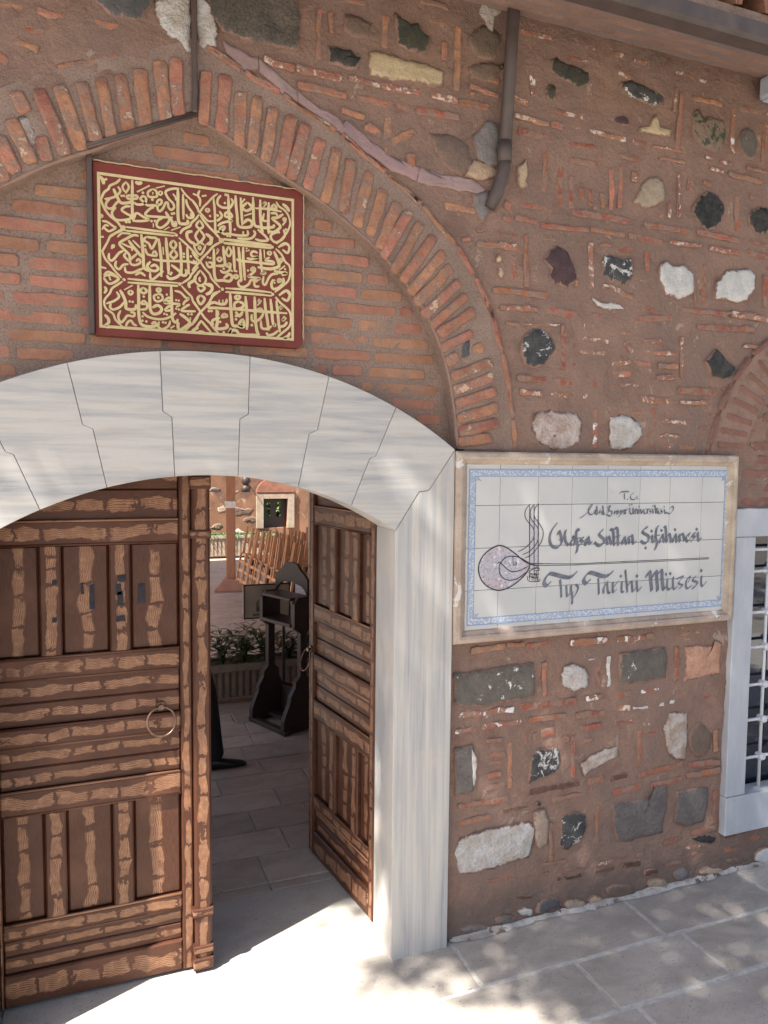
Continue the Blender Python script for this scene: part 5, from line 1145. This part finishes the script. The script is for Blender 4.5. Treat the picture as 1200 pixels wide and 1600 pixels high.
# hanging lantern on the far wall
lx, lz = W(384, 757, FY-.35)
ln = empty('wall_lantern', (lx, FY, lz)); tag(ln, 'small black iron lantern hanging on the far courtyard wall beside the post', 'lantern')
ks = 14/1162*1.02
def PL(o): o.parent = ln; o.matrix_parent_inverse = Matrix.Translation((-lx, -FY, -lz)); return o
mb = MB(); mb.tube([(lx, FY-.35, lz+.17), (lx, FY-.35, lz+.12), (lx, FY-.35, lz+.05), (lx, FY-.35, lz-.02)], [.015, .075, .085, .04], 8); mb.tube([(lx, FY-.35, lz-.01), (lx, FY-.35, lz-.06), (lx, FY-.35, lz-.14)], [.05, .095, .075], 8); mb.tube([(lx-.09, FY-.35, lz+.06), (lx+.09, FY-.35, lz+.06)], .012, 6); PL(mb.build('lantern_body', MAT['blackwood']))
mb = MB(); mb.tube([(lx, FY+.01, lz+.18), (lx, FY-.2, lz+.22), (lx, FY-.35, lz+.13)], .009, 6); PL(mb.build('bracket', MAT['blackwood']))

# ------------------------------------------------------------------ chairs turned upside down on the tables
def chair_mesh():
    """origin at the middle of the seat's underside-up face when inverted: seat on z = 0, legs up, back hanging down on -y"""
    parts = []
    s = .17
    def b(name, *boxes):
        mb = MB()
        for q in boxes: mb.box(*q)
        parts.append((name, mb))
    b('seat', (-s, s, -s, s, 0, .022))
    for x in (-s, s-.028):
        for y in (-s+.0, s-.028): b('leg', (x, x+.028, y, y+.028, .0225, .37))
    for x in (-s, s-.026): b('back_post', (x, x+.026, -s-.001-.024, -s-.001, -.36, .02))
    for z in (-.34, -.22, -.11): b('back_slat', (-s+.027, s-.027, -s-.018, -s-.006, z, z+.035))
    b('stretcher', (-s+.006, -s+.02, -s+.029, s-.029, .15, .172)); b('stretcher', (s-.02, s-.006, -s+.029, s-.029, .15, .172))
    return parts
proto = empty('wooden_chair'); meshes = []
for nm, mb in chair_mesh():
    mb.build(nm, MAT['chairwood'], proto)
P0 = Vector((*G(384, 826, .92), .92)); P1 = Vector((*G(468, 853, .92), .92))
P0 = Vector((*G(398, 909.5, 0), 0)); dirn = None
# table line: from far left to near right
A = Vector((*G(387, 827, .90), 0)); B = Vector((*G(472, 858, .90), 0)); dv = (B-A); rz0 = atan2(dv.y, dv.x)
nrm = Vector((dv.y, -dv.x, 0)).normalized()
if nrm.y > 0: nrm = -nrm
n_ch = 9; count = 0
def put_chair(p, rz, tilt, label):
    global count
    if count == 0: r = proto
    else:
        r = proto.copy(); COL.objects.link(r)
        for ch in proto.children: c = ch.copy(); COL.objects.link(c); c.parent = r
    r.location = p; r.rotation_euler = (tilt, R.uniform(-.03, .03), rz); count += 1
    tag(r, label, 'chair', 'wooden chairs stacked upside down on the courtyard tables'); return r
ordn = ['leftmost', 'second from the left', 'third from the left', 'fourth from the left', 'fifth from the left', 'sixth from the left', 'seventh from the left', 'eighth from the left', 'ninth from the left']
lab1 = '%s of the upturned chairs in the front row, slatted back hanging down'
lab2 = '%s of the upturned chairs in the row just behind the front row'
lab3 = '%s of the three chairs piled highest before the far window'
zt2 = .54
for i in range(n_ch):
    p = A + dv*((i+.15)/n_ch) - nrm*.12; put_chair((p.x, p.y, zt2), rz0+R.uniform(-.06, .06), -.16+R.uniform(-.03, .03), lab1 % ordn[i])
for i in range(8):
    p = A + dv*((i+.9)/n_ch) - nrm*.62; put_chair((p.x, p.y, zt2+.01), rz0+pi+R.uniform(-.08, .08), R.uniform(-.04, .04), lab2 % ordn[i])
for i, t in enumerate((.52, .70, .88)):
    p = A + dv*t - nrm*.95; put_chair((p.x, p.y, 1.02), rz0+pi+R.uniform(-.1, .1), R.uniform(-.05, .05), lab3 % ('left one', 'middle one', 'right one')[i])
for i in range(3):
    p = A + dv*(.17+.33*i) - nrm*.35
    tb = empty('wooden_table', (p.x, p.y, 0), rz0); tag(tb, ('far', 'middle', 'near')[i]+'most wooden courtyard table loaded with upturned chairs' if i != 1 else 'middle wooden courtyard table loaded with upturned chairs', 'table', 'courtyard tables under the chairs')
    mb = MB(); mb.box(-.5, .5, -.33, .33, .50, .53); mb.build('table_top', MAT['blackwood'], tb)
    for x in (-.46, .42):
        for y in (-.30, .26): mb = MB(); mb.box(x, x+.04, y, y+.04, 0, .499); mb.build('leg', MAT['blackwood'], tb)
p = A+dv*.7-nrm*.95
tb = empty('wooden_table', (p.x, p.y, 0), rz0); tag(tb, 'rear raised wooden table under the highest pile of chairs', 'table', 'courtyard tables under the chairs')
mb = MB(); mb.box(-.8, .8, -.2, .25, .97, 1.0); mb.build('table_top', MAT['blackwood'], tb)
for x in (-.76, .72): mb = MB(); mb.box(x, x+.04, -.1, -.06, 0, .969); mb.build('leg', MAT['blackwood'], tb)

# ------------------------------------------------------------------ planters and plants
def planter(name, x0, x1, y0, y1, h, label, rib=.05):
    t = empty(name, ((x0+x1)/2, y0, 0)); tag(t, label, 'planter')
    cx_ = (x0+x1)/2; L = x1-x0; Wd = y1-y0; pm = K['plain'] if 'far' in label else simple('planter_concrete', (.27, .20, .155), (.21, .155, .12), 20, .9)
    mb = MB(); mb.box(-L/2+.02, L/2-.02, .02, Wd-.02, .05, h-.02); mb.build('trough', pm, t)
    mb = MB(); mb.box(-L/2, L/2, -.01, .03, h-.05, h); mb.box(-L/2, L/2, Wd-.03, Wd, h-.05, h); mb.box(-L/2, -L/2+.03, .031, Wd-.031, h-.05, h); mb.box(L/2-.03, L/2, .031, Wd-.031, h-.05, h); mb.build('rim', pm, t)
    k = int(L/rib); 
    for i in range(k):
        x = -L/2+.03+i*rib; mb = MB(); mb.box(x, x+rib*.55, .006, .0195, .06, h-.055); mb.build('rib', pm, t)
    mb = MB(); mb.box(-L/2+.04, -L/2+.14, .03, Wd-.03, 0, .048); mb.box(L/2-.14, L/2-.04, .03, Wd-.03, 0, .048); mb.build('foot', pm, t)
    mb = MB(); mb.box(-L/2+.03, L/2-.03, .03, Wd-.03, h-.06, h-.03); mb.build('soil', simple('soil', (.05, .035, .025)), t)
    return t
(pxa, pya) = G(326, 1086); (pxb, _) = G(462, 1060)
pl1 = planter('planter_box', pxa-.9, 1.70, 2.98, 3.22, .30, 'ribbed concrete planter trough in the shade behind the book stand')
pl2 = planter('planter_box', 1.25, 3.1, 11.15, 11.42, .42, 'long ribbed planter of grass at the foot of the far courtyard wall', .07)
def leafblade(mb, base, d, L, w, droop=.3, fold=.2):
    d = Vector(d).normalized(); side = d.cross(Vector((0, 0, 1)))
    if side.length < .05: side = Vector((1, 0, 0))
    side.normalize(); p = Vector(base); V = []; n = 4
    for i in range(n+1):
        t = i/n; ww = w*sin(pi*min(.97, t*.9+.08))*.5
        q = p + d*L*t + Vector((0, 0, -droop*L*t*t)); V += [q-side*ww, q+Vector((0, 0, -fold*ww)), q+side*ww]
    F = []
    for i in range(n):
        for k in (0, 1): a = i*3+k; F.append((a, a+1, a+4, a+3))
    mb.add(V, F, smooth=True)
def plant(x, y, z, stems, h, label):
    t = empty('leafy_plant', (x, y, z)); tag(t, label, 'plant', 'leafy plants in the shaded planter')
    st = MB(); lf = MB()
    for s in range(stems):
        a = R.uniform(0, 6.28); lean = R.uniform(.1, .7); hh = h*R.uniform(.6, 1.1); pts = []
        for i in range(6):
            u = i/5; pts.append(Vector((cos(a)*lean*hh*u*u, sin(a)*lean*hh*u*u*.7, hh*u*(1-.25*lean*u))))
        st.tube(pts, [.004, .0035, .003, .0025, .002, .0012], 5)
        for i in range(16):
            u = .12+.88*i/15; q = pts[0].lerp(pts[-1], u) if False else pts[min(5, int(u*5))].lerp(pts[min(5, int(u*5)+1)], u*5-int(u*5))
            b = a+i*2.4+R.uniform(-.4, .4); leafblade(lf, q, (cos(b), sin(b), R.uniform(.1, .8)), R.uniform(.08, .14), R.uniform(.022, .036), R.uniform(.2, .6))
    st.build('stem', MAT['foliage2'], t); lf.build('leaf', MAT['foliage2'], t)
for i, (x, st_, h, lb) in enumerate([(.86, 7, .34, 'leafy green plant at the left end of the shaded planter'), (1.02, 8, .26, 'low leafy plant spilling over the front of the shaded planter'), (1.18, 9, .36, 'tallest leafy plant in the middle of the shaded planter'), (1.36, 7, .24, 'leafy plant just left of the book stand post'), (1.55, 8, .30, 'leafy plant seen between the book stand posts'), (.68, 7, .3, 'leafy plant in the planter mostly behind the closed door')]):
    plant(x, 3.10, .26, st_, h, lb)
gr = MB()
for i in range(900):
    x = R.uniform(1.3, 3.05); y = R.uniform(11.2, 11.38); a = R.uniform(0, 6.28); leafblade(gr, (x, y, .40), (cos(a)*.5, sin(a)*.5-.25, 1.0), R.uniform(.14, .30), .02, 1.0)
tag(gr.build('planter_grass', MAT['foliage2']), 'arching grass growing in the far courtyard planter', 'grass', kind='stuff')

# ------------------------------------------------------------------ book stand, photo board, white rods
ex, ey = G(392, 1128); fx_, fy_ = G(441, 1150)
bs_ = empty('book_stand', (fx_, fy_, 0)); ang = atan2(ey-fy_, ex-fx_)
wdt = hypot(ex-fx_, ey-fy_)
bs_.rotation_euler = (0, 0, ang); tag(bs_, 'dark carved wooden book stand with curved feet inside the passage', 'stand')
# local x: from the near side frame to the far one; local y: to the front (-) / back
sgn = -1
prof = [(0, 0), (.40, 0), (.40, .10), (.34, .20), (.25, .24), (.225, .30), (.225, .34), (.188, .37), (.188, .66), (.235, .70), (.235, .86), (.21, .90), (.12, .90), (.085, .86), (.085, .70), (.135, .66), (.135, .37), (.10, .34), (.095, .30), (.06, .25), (.05, .20), (.02, .14), (0, .09)]
for x in (0, wdt):
    mb = MB(); n = len(prof)
    pr2 = [(q[0]-.0, q[1]) for q in prof]
    V = [(x-.018, -(-q[0]) if False else -q[0]*sgn*-1*-1, q[1]) for q in pr2]
    V = [(x-.018, -q[0], q[1]) for q in pr2] + [(x+.018, -q[0], q[1]) for q in pr2]
    mb.add(V, [list(range(n)), list(range(2*n-1, n-1, -1))]+[(i, (i+1) % n, n+(i+1) % n, n+i) for i in range(n)])
    o = mb.build('side_frame', MAT['blackwood'], bs_); bm = bmesh.new(); bm.from_mesh(o.data); bmesh.ops.recalc_face_normals(bm, faces=bm.faces[:]); bmesh.ops.triangulate(bm, faces=bm.faces[:]); bm.to_mesh(o.data); bm.free()
for nm, a in (('foot_rail', (-.03, wdt+.03, -.05, .0, .0, .03)), ('shelf', (.019, wdt-.019, -.24, -.075, .875, .895)), ('shelf', (.019, wdt-.019, -.24, -.075, .70, .725)), ('lower_panel', (.019, wdt-.019, -.26, -.235, .05, .22)), ('base_board', (.019, wdt-.019, -.32, -.125, .03, .05))):
    mb = MB(); mb.box(*a); mb.build(nm, MAT['blackwood'], bs_, bevel=.003)
cr = [(0, .89), (0, 1.0), (wdt*.12, 1.04), (wdt*.22, 1.06), (wdt*.32, 1.10), (wdt*.5, 1.11), (wdt*.68, 1.10), (wdt*.78, 1.06), (wdt*.88, 1.04), (wdt, 1.0), (wdt, .89), (wdt-.03, .93), (wdt*.8, .96), (wdt*.5, .975), (wdt*.2, .96), (.03, .93)]
mb = MB(); mb.prism([(a, b) for a, b in cr], -.225, -.205); o = mb.build('crest', MAT['blackwood'], bs_)
bm = bmesh.new(); bm.from_mesh(o.data); bmesh.ops.triangulate(bm, faces=bm.faces[:]); bmesh.ops.recalc_face_normals(bm, faces=bm.faces[:]); bm.to_mesh(o.data); bm.free()

YB = 2.72
pb = empty('photo_board', (W(418, 940, YB)[0], YB, 0)); tag(pb, 'faded brown photo board showing an arched doorway behind the book stand', 'picture')
def PB(o): o.parent = pb; o.matrix_parent_inverse = Matrix.Translation((-pb.location.x, -YB, 0)); return o
(bx0_, bz1_), (bx1_, bz0_) = W(380, 914, YB), W(453, 963, YB)
M_ = Matrix.Identity(4)
mb = MB(); mb.box(bx0_, bx1_, YB, YB+.015, bz0_, bz1_); PB(mb.build('board', simple('sepia_print', (.52, .43, .34), (.42, .34, .27), 6)))
mb = MB(); t_ = .008
for a, b, c, d in ((bx0_, bx1_, bz1_-t_, bz1_), (bx0_, bx1_, bz0_, bz0_+t_), (bx0_, bx0_+t_, bz0_+t_, bz1_-t_), (bx1_-t_, bx1_, bz0_+t_, bz1_-t_)): mb.box(a, b, YB-.004, YB-.0005, c, d)
PB(mb.build('board_edge', MAT['blackwood']))
cxb = bx0_+(bx1_-bx0_)*.38; zb_ = bz0_+.05; rr_ = .035
mb = MB(); pts = [(cxb-rr_, zb_), (cxb+rr_, zb_)]+[(cxb+rr_*cos(a), zb_+.055+rr_*sin(a)) for a in (pi*i/8 for i in range(9))]; mb.prism(pts, YB-.002, YB-.0005); PB(mb.build('printed_arch', simple('sepia_dark', (.08, .06, .05), (.15, .12, .095), 60)))
pts = [(cxb-.012+.018*cos(a), zb_+.05+.035*sin(a)) for a in (2*pi*i/9 for i in range(9))]; mb = MB(); mb.prism(pts, YB-.0035, YB-.0021); PB(mb.build('printed_figure', simple('sepia_pale', (.28, .23, .19), (.12, .1, .08), 90)))
mb = MB(); mb.box(cxb-.06, cxb+.05, YB-.002, YB-.0005, bz0_+.02, bz0_+.035); PB(mb.build('printed_steps', simple('sepia_mid', (.15, .115, .09), (.22, .18, .14), 60)))
mb = MB(); mb.box(bx1_-.05, bx1_-.03, YB+.016, YB+.035, 0, bz1_-.03); PB(mb.build('easel_leg', MAT['blackwood']))

hr = empty('white_rods', (1.7, 3.6, 0)); tag(hr, 'thin white sloping rods beyond the book stand', 'handrail')
for (a, b, r_) in (((459, 955), (493, 976), .012), ((472, 1011), (493, 1027), .006), ((472, 1054), (493, 1071), .006)):
    q0, q1 = W(*a, 3.3), W(*b, 3.1); mb = MB(); mb.tube([(q0[0], 3.3, q0[1]), (q1[0], 3.1, q1[1])], r_, 8); o = mb.build('rail', MAT['grille']); o.parent = hr; o.matrix_parent_inverse = Matrix.Translation((-1.7, -3.6, 0))  # thin white sloping rods
xr_, zr_ = W(493, 976, 3.1)
mb = MB(); mb.tube([(xr_, 3.1, 0), (xr_, 3.1, zr_)], .009, 8); o = mb.build('rod_post', MAT['iron']); o.parent = hr; o.matrix_parent_inverse = Matrix.Translation((-1.7, -3.6, 0))

# ------------------------------------------------------------------ the visitor inside, mostly behind the closed leaf
def skin_figure(name, verts, edges, radii, mat, root=0, lev=2, parent=None):
    me = bpy.data.meshes.new(name); me.from_pydata(verts, edges, []); o = bpy.data.objects.new(name, me); COL.objects.link(o)
    sk = o.modifiers.new('skin', 'SKIN'); sk.use_smooth_shade = True
    for v, r_ in zip(me.skin_vertices[0].data, radii): v.radius = (r_, r_) if not isinstance(r_, tuple) else r_
    me.skin_vertices[0].data[root].use_root = True
    sb = o.modifiers.new('sub', 'SUBSURF'); sb.levels = lev; sb.render_levels = lev
    dg = bpy.context.evaluated_depsgraph_get(); dg.update(); m2 = bpy.data.meshes.new_from_object(o.evaluated_get(dg)); o.modifiers.clear(); o.data = m2
    m2.materials.clear(); m2.materials.append(mat)
    for p in m2.polygons: p.use_smooth = True
    if parent: o.parent = parent
    return o
s = .86; px_, py_ = .425, 1.96
pe = empty('person', (px_, py_, 0)); tag(pe, 'person in dark trousers and black shoes stepping to the right inside the passage', 'person')
skinm = simple('skin', (.45, .25, .17), None, 20, .5); cloth = simple('black_cloth', (.016, .016, .018), (.010, .010, .012), 40, .85, .3, .01)
def v3(*p): return tuple(q*s for q in p)
V = [v3(0,0,.95), v3(.02,0,1.2), v3(.03,0,1.42), v3(.03,0,1.50), v3(.05,0,1.62),
     v3(.03,-.19,1.40), v3(-.06,-.24,1.14), v3(-.02,-.24,.90), v3(.0,-.24,.82), v3(.03,.19,1.40), v3(-.04,.25,1.14), v3(.04,.24,.92), v3(.06,.24,.85),
     v3(.06,-.09,.90), v3(.17,-.10,.52), v3(.22,-.10,.12), v3(.25,-.10,.06), v3(0,.09,.90), v3(-.03,.10,.50), v3(-.20,.10,.14), v3(-.20,.10,.07)]
E_ = [(0,1),(1,2),(2,3),(3,4),(2,5),(5,6),(6,7),(7,8),(2,9),(9,10),(10,11),(11,12),(0,13),(13,14),(14,15),(15,16),(0,17),(17,18),(18,19),(19,20)]
Rr_ = [.12,.12,.11,.05,.085,.06,.042,.03,.03,.06,.042,.03,.03,.090,.075,.066,.052,.095,.068,.050,.046]
body = skin_figure('body', V, E_, [q*s for q in Rr_], cloth, 0, 2, pe)
body.data.materials.append(skinm)
for p in body.data.polygons:
    if p.center.z > 1.47*s or (p.center.z < .86*s and abs(p.center.y) > .2*s) : p.material_index = 1
def ell(name, c, r_, mat, par, cut=None):
    bm = bmesh.new(); bmesh.ops.create_icosphere(bm, subdivisions=3, radius=1)
    for v in bm.verts: v.co = Vector((c[0]+v.co.x*r_[0], c[1]+v.co.y*r_[1], c[2]+v.co.z*r_[2]))
    me = bpy.data.meshes.new(name); bm.to_mesh(me); bm.free(); [setattr(p, 'use_smooth', True) for p in me.polygons]; return link(name, me, mat, par)
ell('hair', v3(.035, 0, 1.665), v3(.098, .088, .10), cloth, pe)
for ys in (-.03, .03): ell('eye', v3(.135, ys, 1.625), v3(.010, .012, .009), cloth, pe)
ell('nose', v3(.145, 0, 1.60), v3(.018, .012, .022), skinm, pe)
for (hx, hy, hz) in ((.005, -.24, .80), (.065, .24, .83)):
    for k in range(5):
        b0 = (hx, hy+(k-2)*.016 if k else hy, hz); e = (.02+.01*k, (k-2)*.018, -.075 if k != 4 else -.05)
        if k == 4: e = (.05, .01, -.03)
        skin_figure('finger', [v3(*b0), v3(b0[0]+e[0]*.5, b0[1]+e[1]*.3, b0[2]+e[2]*.5), v3(b0[0]+e[0]*.6, b0[1]+e[1]*.4, b0[2]+e[2])], [(0,1),(1,2)], [.010*s, .009*s, .007*s], skinm, 0, 1, pe)
shm = simple('black_leather', (.012, .012, .013), None, 30, .35)
for cx_, cy_, cz_, up in ((.25, -.10, 0, 0), (-.20, .10, .0, 0)):
    V = []; F = []; n = 12; secs = [(-.075, .028, .075), (-.05, .037, .085), (0, .036, .078), (.06, .040, .060), (.11, .043, .048), (.155, .036, .036), (.185, .018, .024)]
    for dx, wd_, hh in secs:
        for k in range(n):
            a = 2*pi*k/n; V.append(((cx_+dx)*s, (cy_+wd_*cos(a))*s, (max(0, hh*.5+hh*.5*sin(a)) if sin(a) > -.5 else 0)*s))
    for i in range(len(secs)-1):
        for k in range(n): F.append((i*n+k, i*n+(k+1) % n, (i+1)*n+(k+1) % n, (i+1)*n+k))
    F += [tuple(range(n)), tuple(range(len(secs)*n-1, (len(secs)-1)*n-1, -1))]
    mb = MB(); mb.add(V, F, smooth=True); o = mb.build('shoe', shm, pe); bm = bmesh.new(); bm.from_mesh(o.data); bmesh.ops.recalc_face_normals(bm, faces=bm.faces[:]); bm.to_mesh(o.data); bm.free()

# ------------------------------------------------------------------ trees of the street, high over the photographer, and a bush behind the court
SX, SYY = -SUN.x/SUN.z, -SUN.y/SUN.z        # ground offset of a shadow per metre of height
def tree(name, base, crown_pts, label, lsz=.10, th=.16, group=None):
    t = empty(name, base); tag(t, label, 'tree', group)
    c = sum((Vector(p) for p in crown_pts), Vector())/len(crown_pts); b = Vector(base)
    tr = MB(); top = c+Vector((0, 0, -.6)); mid = b.lerp(top, .55)+Vector((.1, -.1, .3))
    tr.tube([b-b, (mid-b)*.4+Vector((.05, .03, 0)), mid-b, top-b], [th*1.3, th, th*.75, th*.35], 10)
    for k in range(9):
        e = Vector(R.choice(crown_pts)); m_ = mid.lerp(top, R.uniform(.2, .9)); tr.tube([m_-b, m_.lerp(e, .5)-b+Vector((0, 0, .2)), e-b], [th*.3, th*.16, .01], 6)
    tr.build('trunk', MAT['bark'], t)
    cr = MB()
    for p in crown_pts:
        p = Vector(p)-b
        for k in range(5):
            q = p+Vector((R.gauss(0, .07), R.gauss(0, .07), R.gauss(0, .07))); ax = Vector((R.gauss(0, 1), R.gauss(0, 1), R.gauss(0, 1))).normalized(); ay = ax.orthogonal().normalized(); az = ax.cross(ay)
            L = lsz*R.uniform(.6, 1.2); w = L*.45
            cr.add([q-ax*L*.5, q+ay*w*.5, q+ax*L*.5, q-ay*w*.5], [(0, 1, 2, 3)])
    cr.build('crown', MAT['foliage'], t)
    return t
pts = []
while len(pts) < 9500:
    gx = R.uniform(.88, 5.4); gy2 = R.uniform(-3.2, 1.6); Hh = R.uniform(5.2, 7.4)
    lim = .93+.85*(-gy2-.035) if gy2 < -.035 else (min(.93+2.5*(gy2+.035), 1.16) if gy2 < .37 else .62)
    e = gx-lim+(.02+.25*min(1, max(0, -gy2-.1)))*mnoise.noise(Vector((gx*2.2, gy2*2.2, 1)))
    if e < .0: continue
    dens = .33+.75*min(1, e/.55)
    if mnoise.noise(Vector((gx*4, gy2*4, 7)))*.5+.5 > dens+.05: continue
    pts.append((gx-SX*Hh, gy2-SYY*Hh, Hh))
tree('street_tree', (-2.6, -5.2, -.01), pts, 'tall leafy tree behind the viewer whose crown shades the right of the wall')
pts = [(R.gauss(5.5, 1.2), R.gauss(-7.5, 1.2), R.gauss(3.6, .8)) for _ in range(1500)]
tree('street_tree', (5.5, -7.5, -.01), pts, 'bushy tree across the street reflected in the barred window', lsz=.16)
pts = [(R.uniform(2.4, 5.2), R.uniform(13, 14.6), R.uniform(.1, 1.42)+.12*R.gauss(0, 1)) for _ in range(2200)]
tree('garden_bush', (3.8, 13.8, -.01), pts, 'sunlit green bush seen through the small far window', lsz=.14, th=.06)
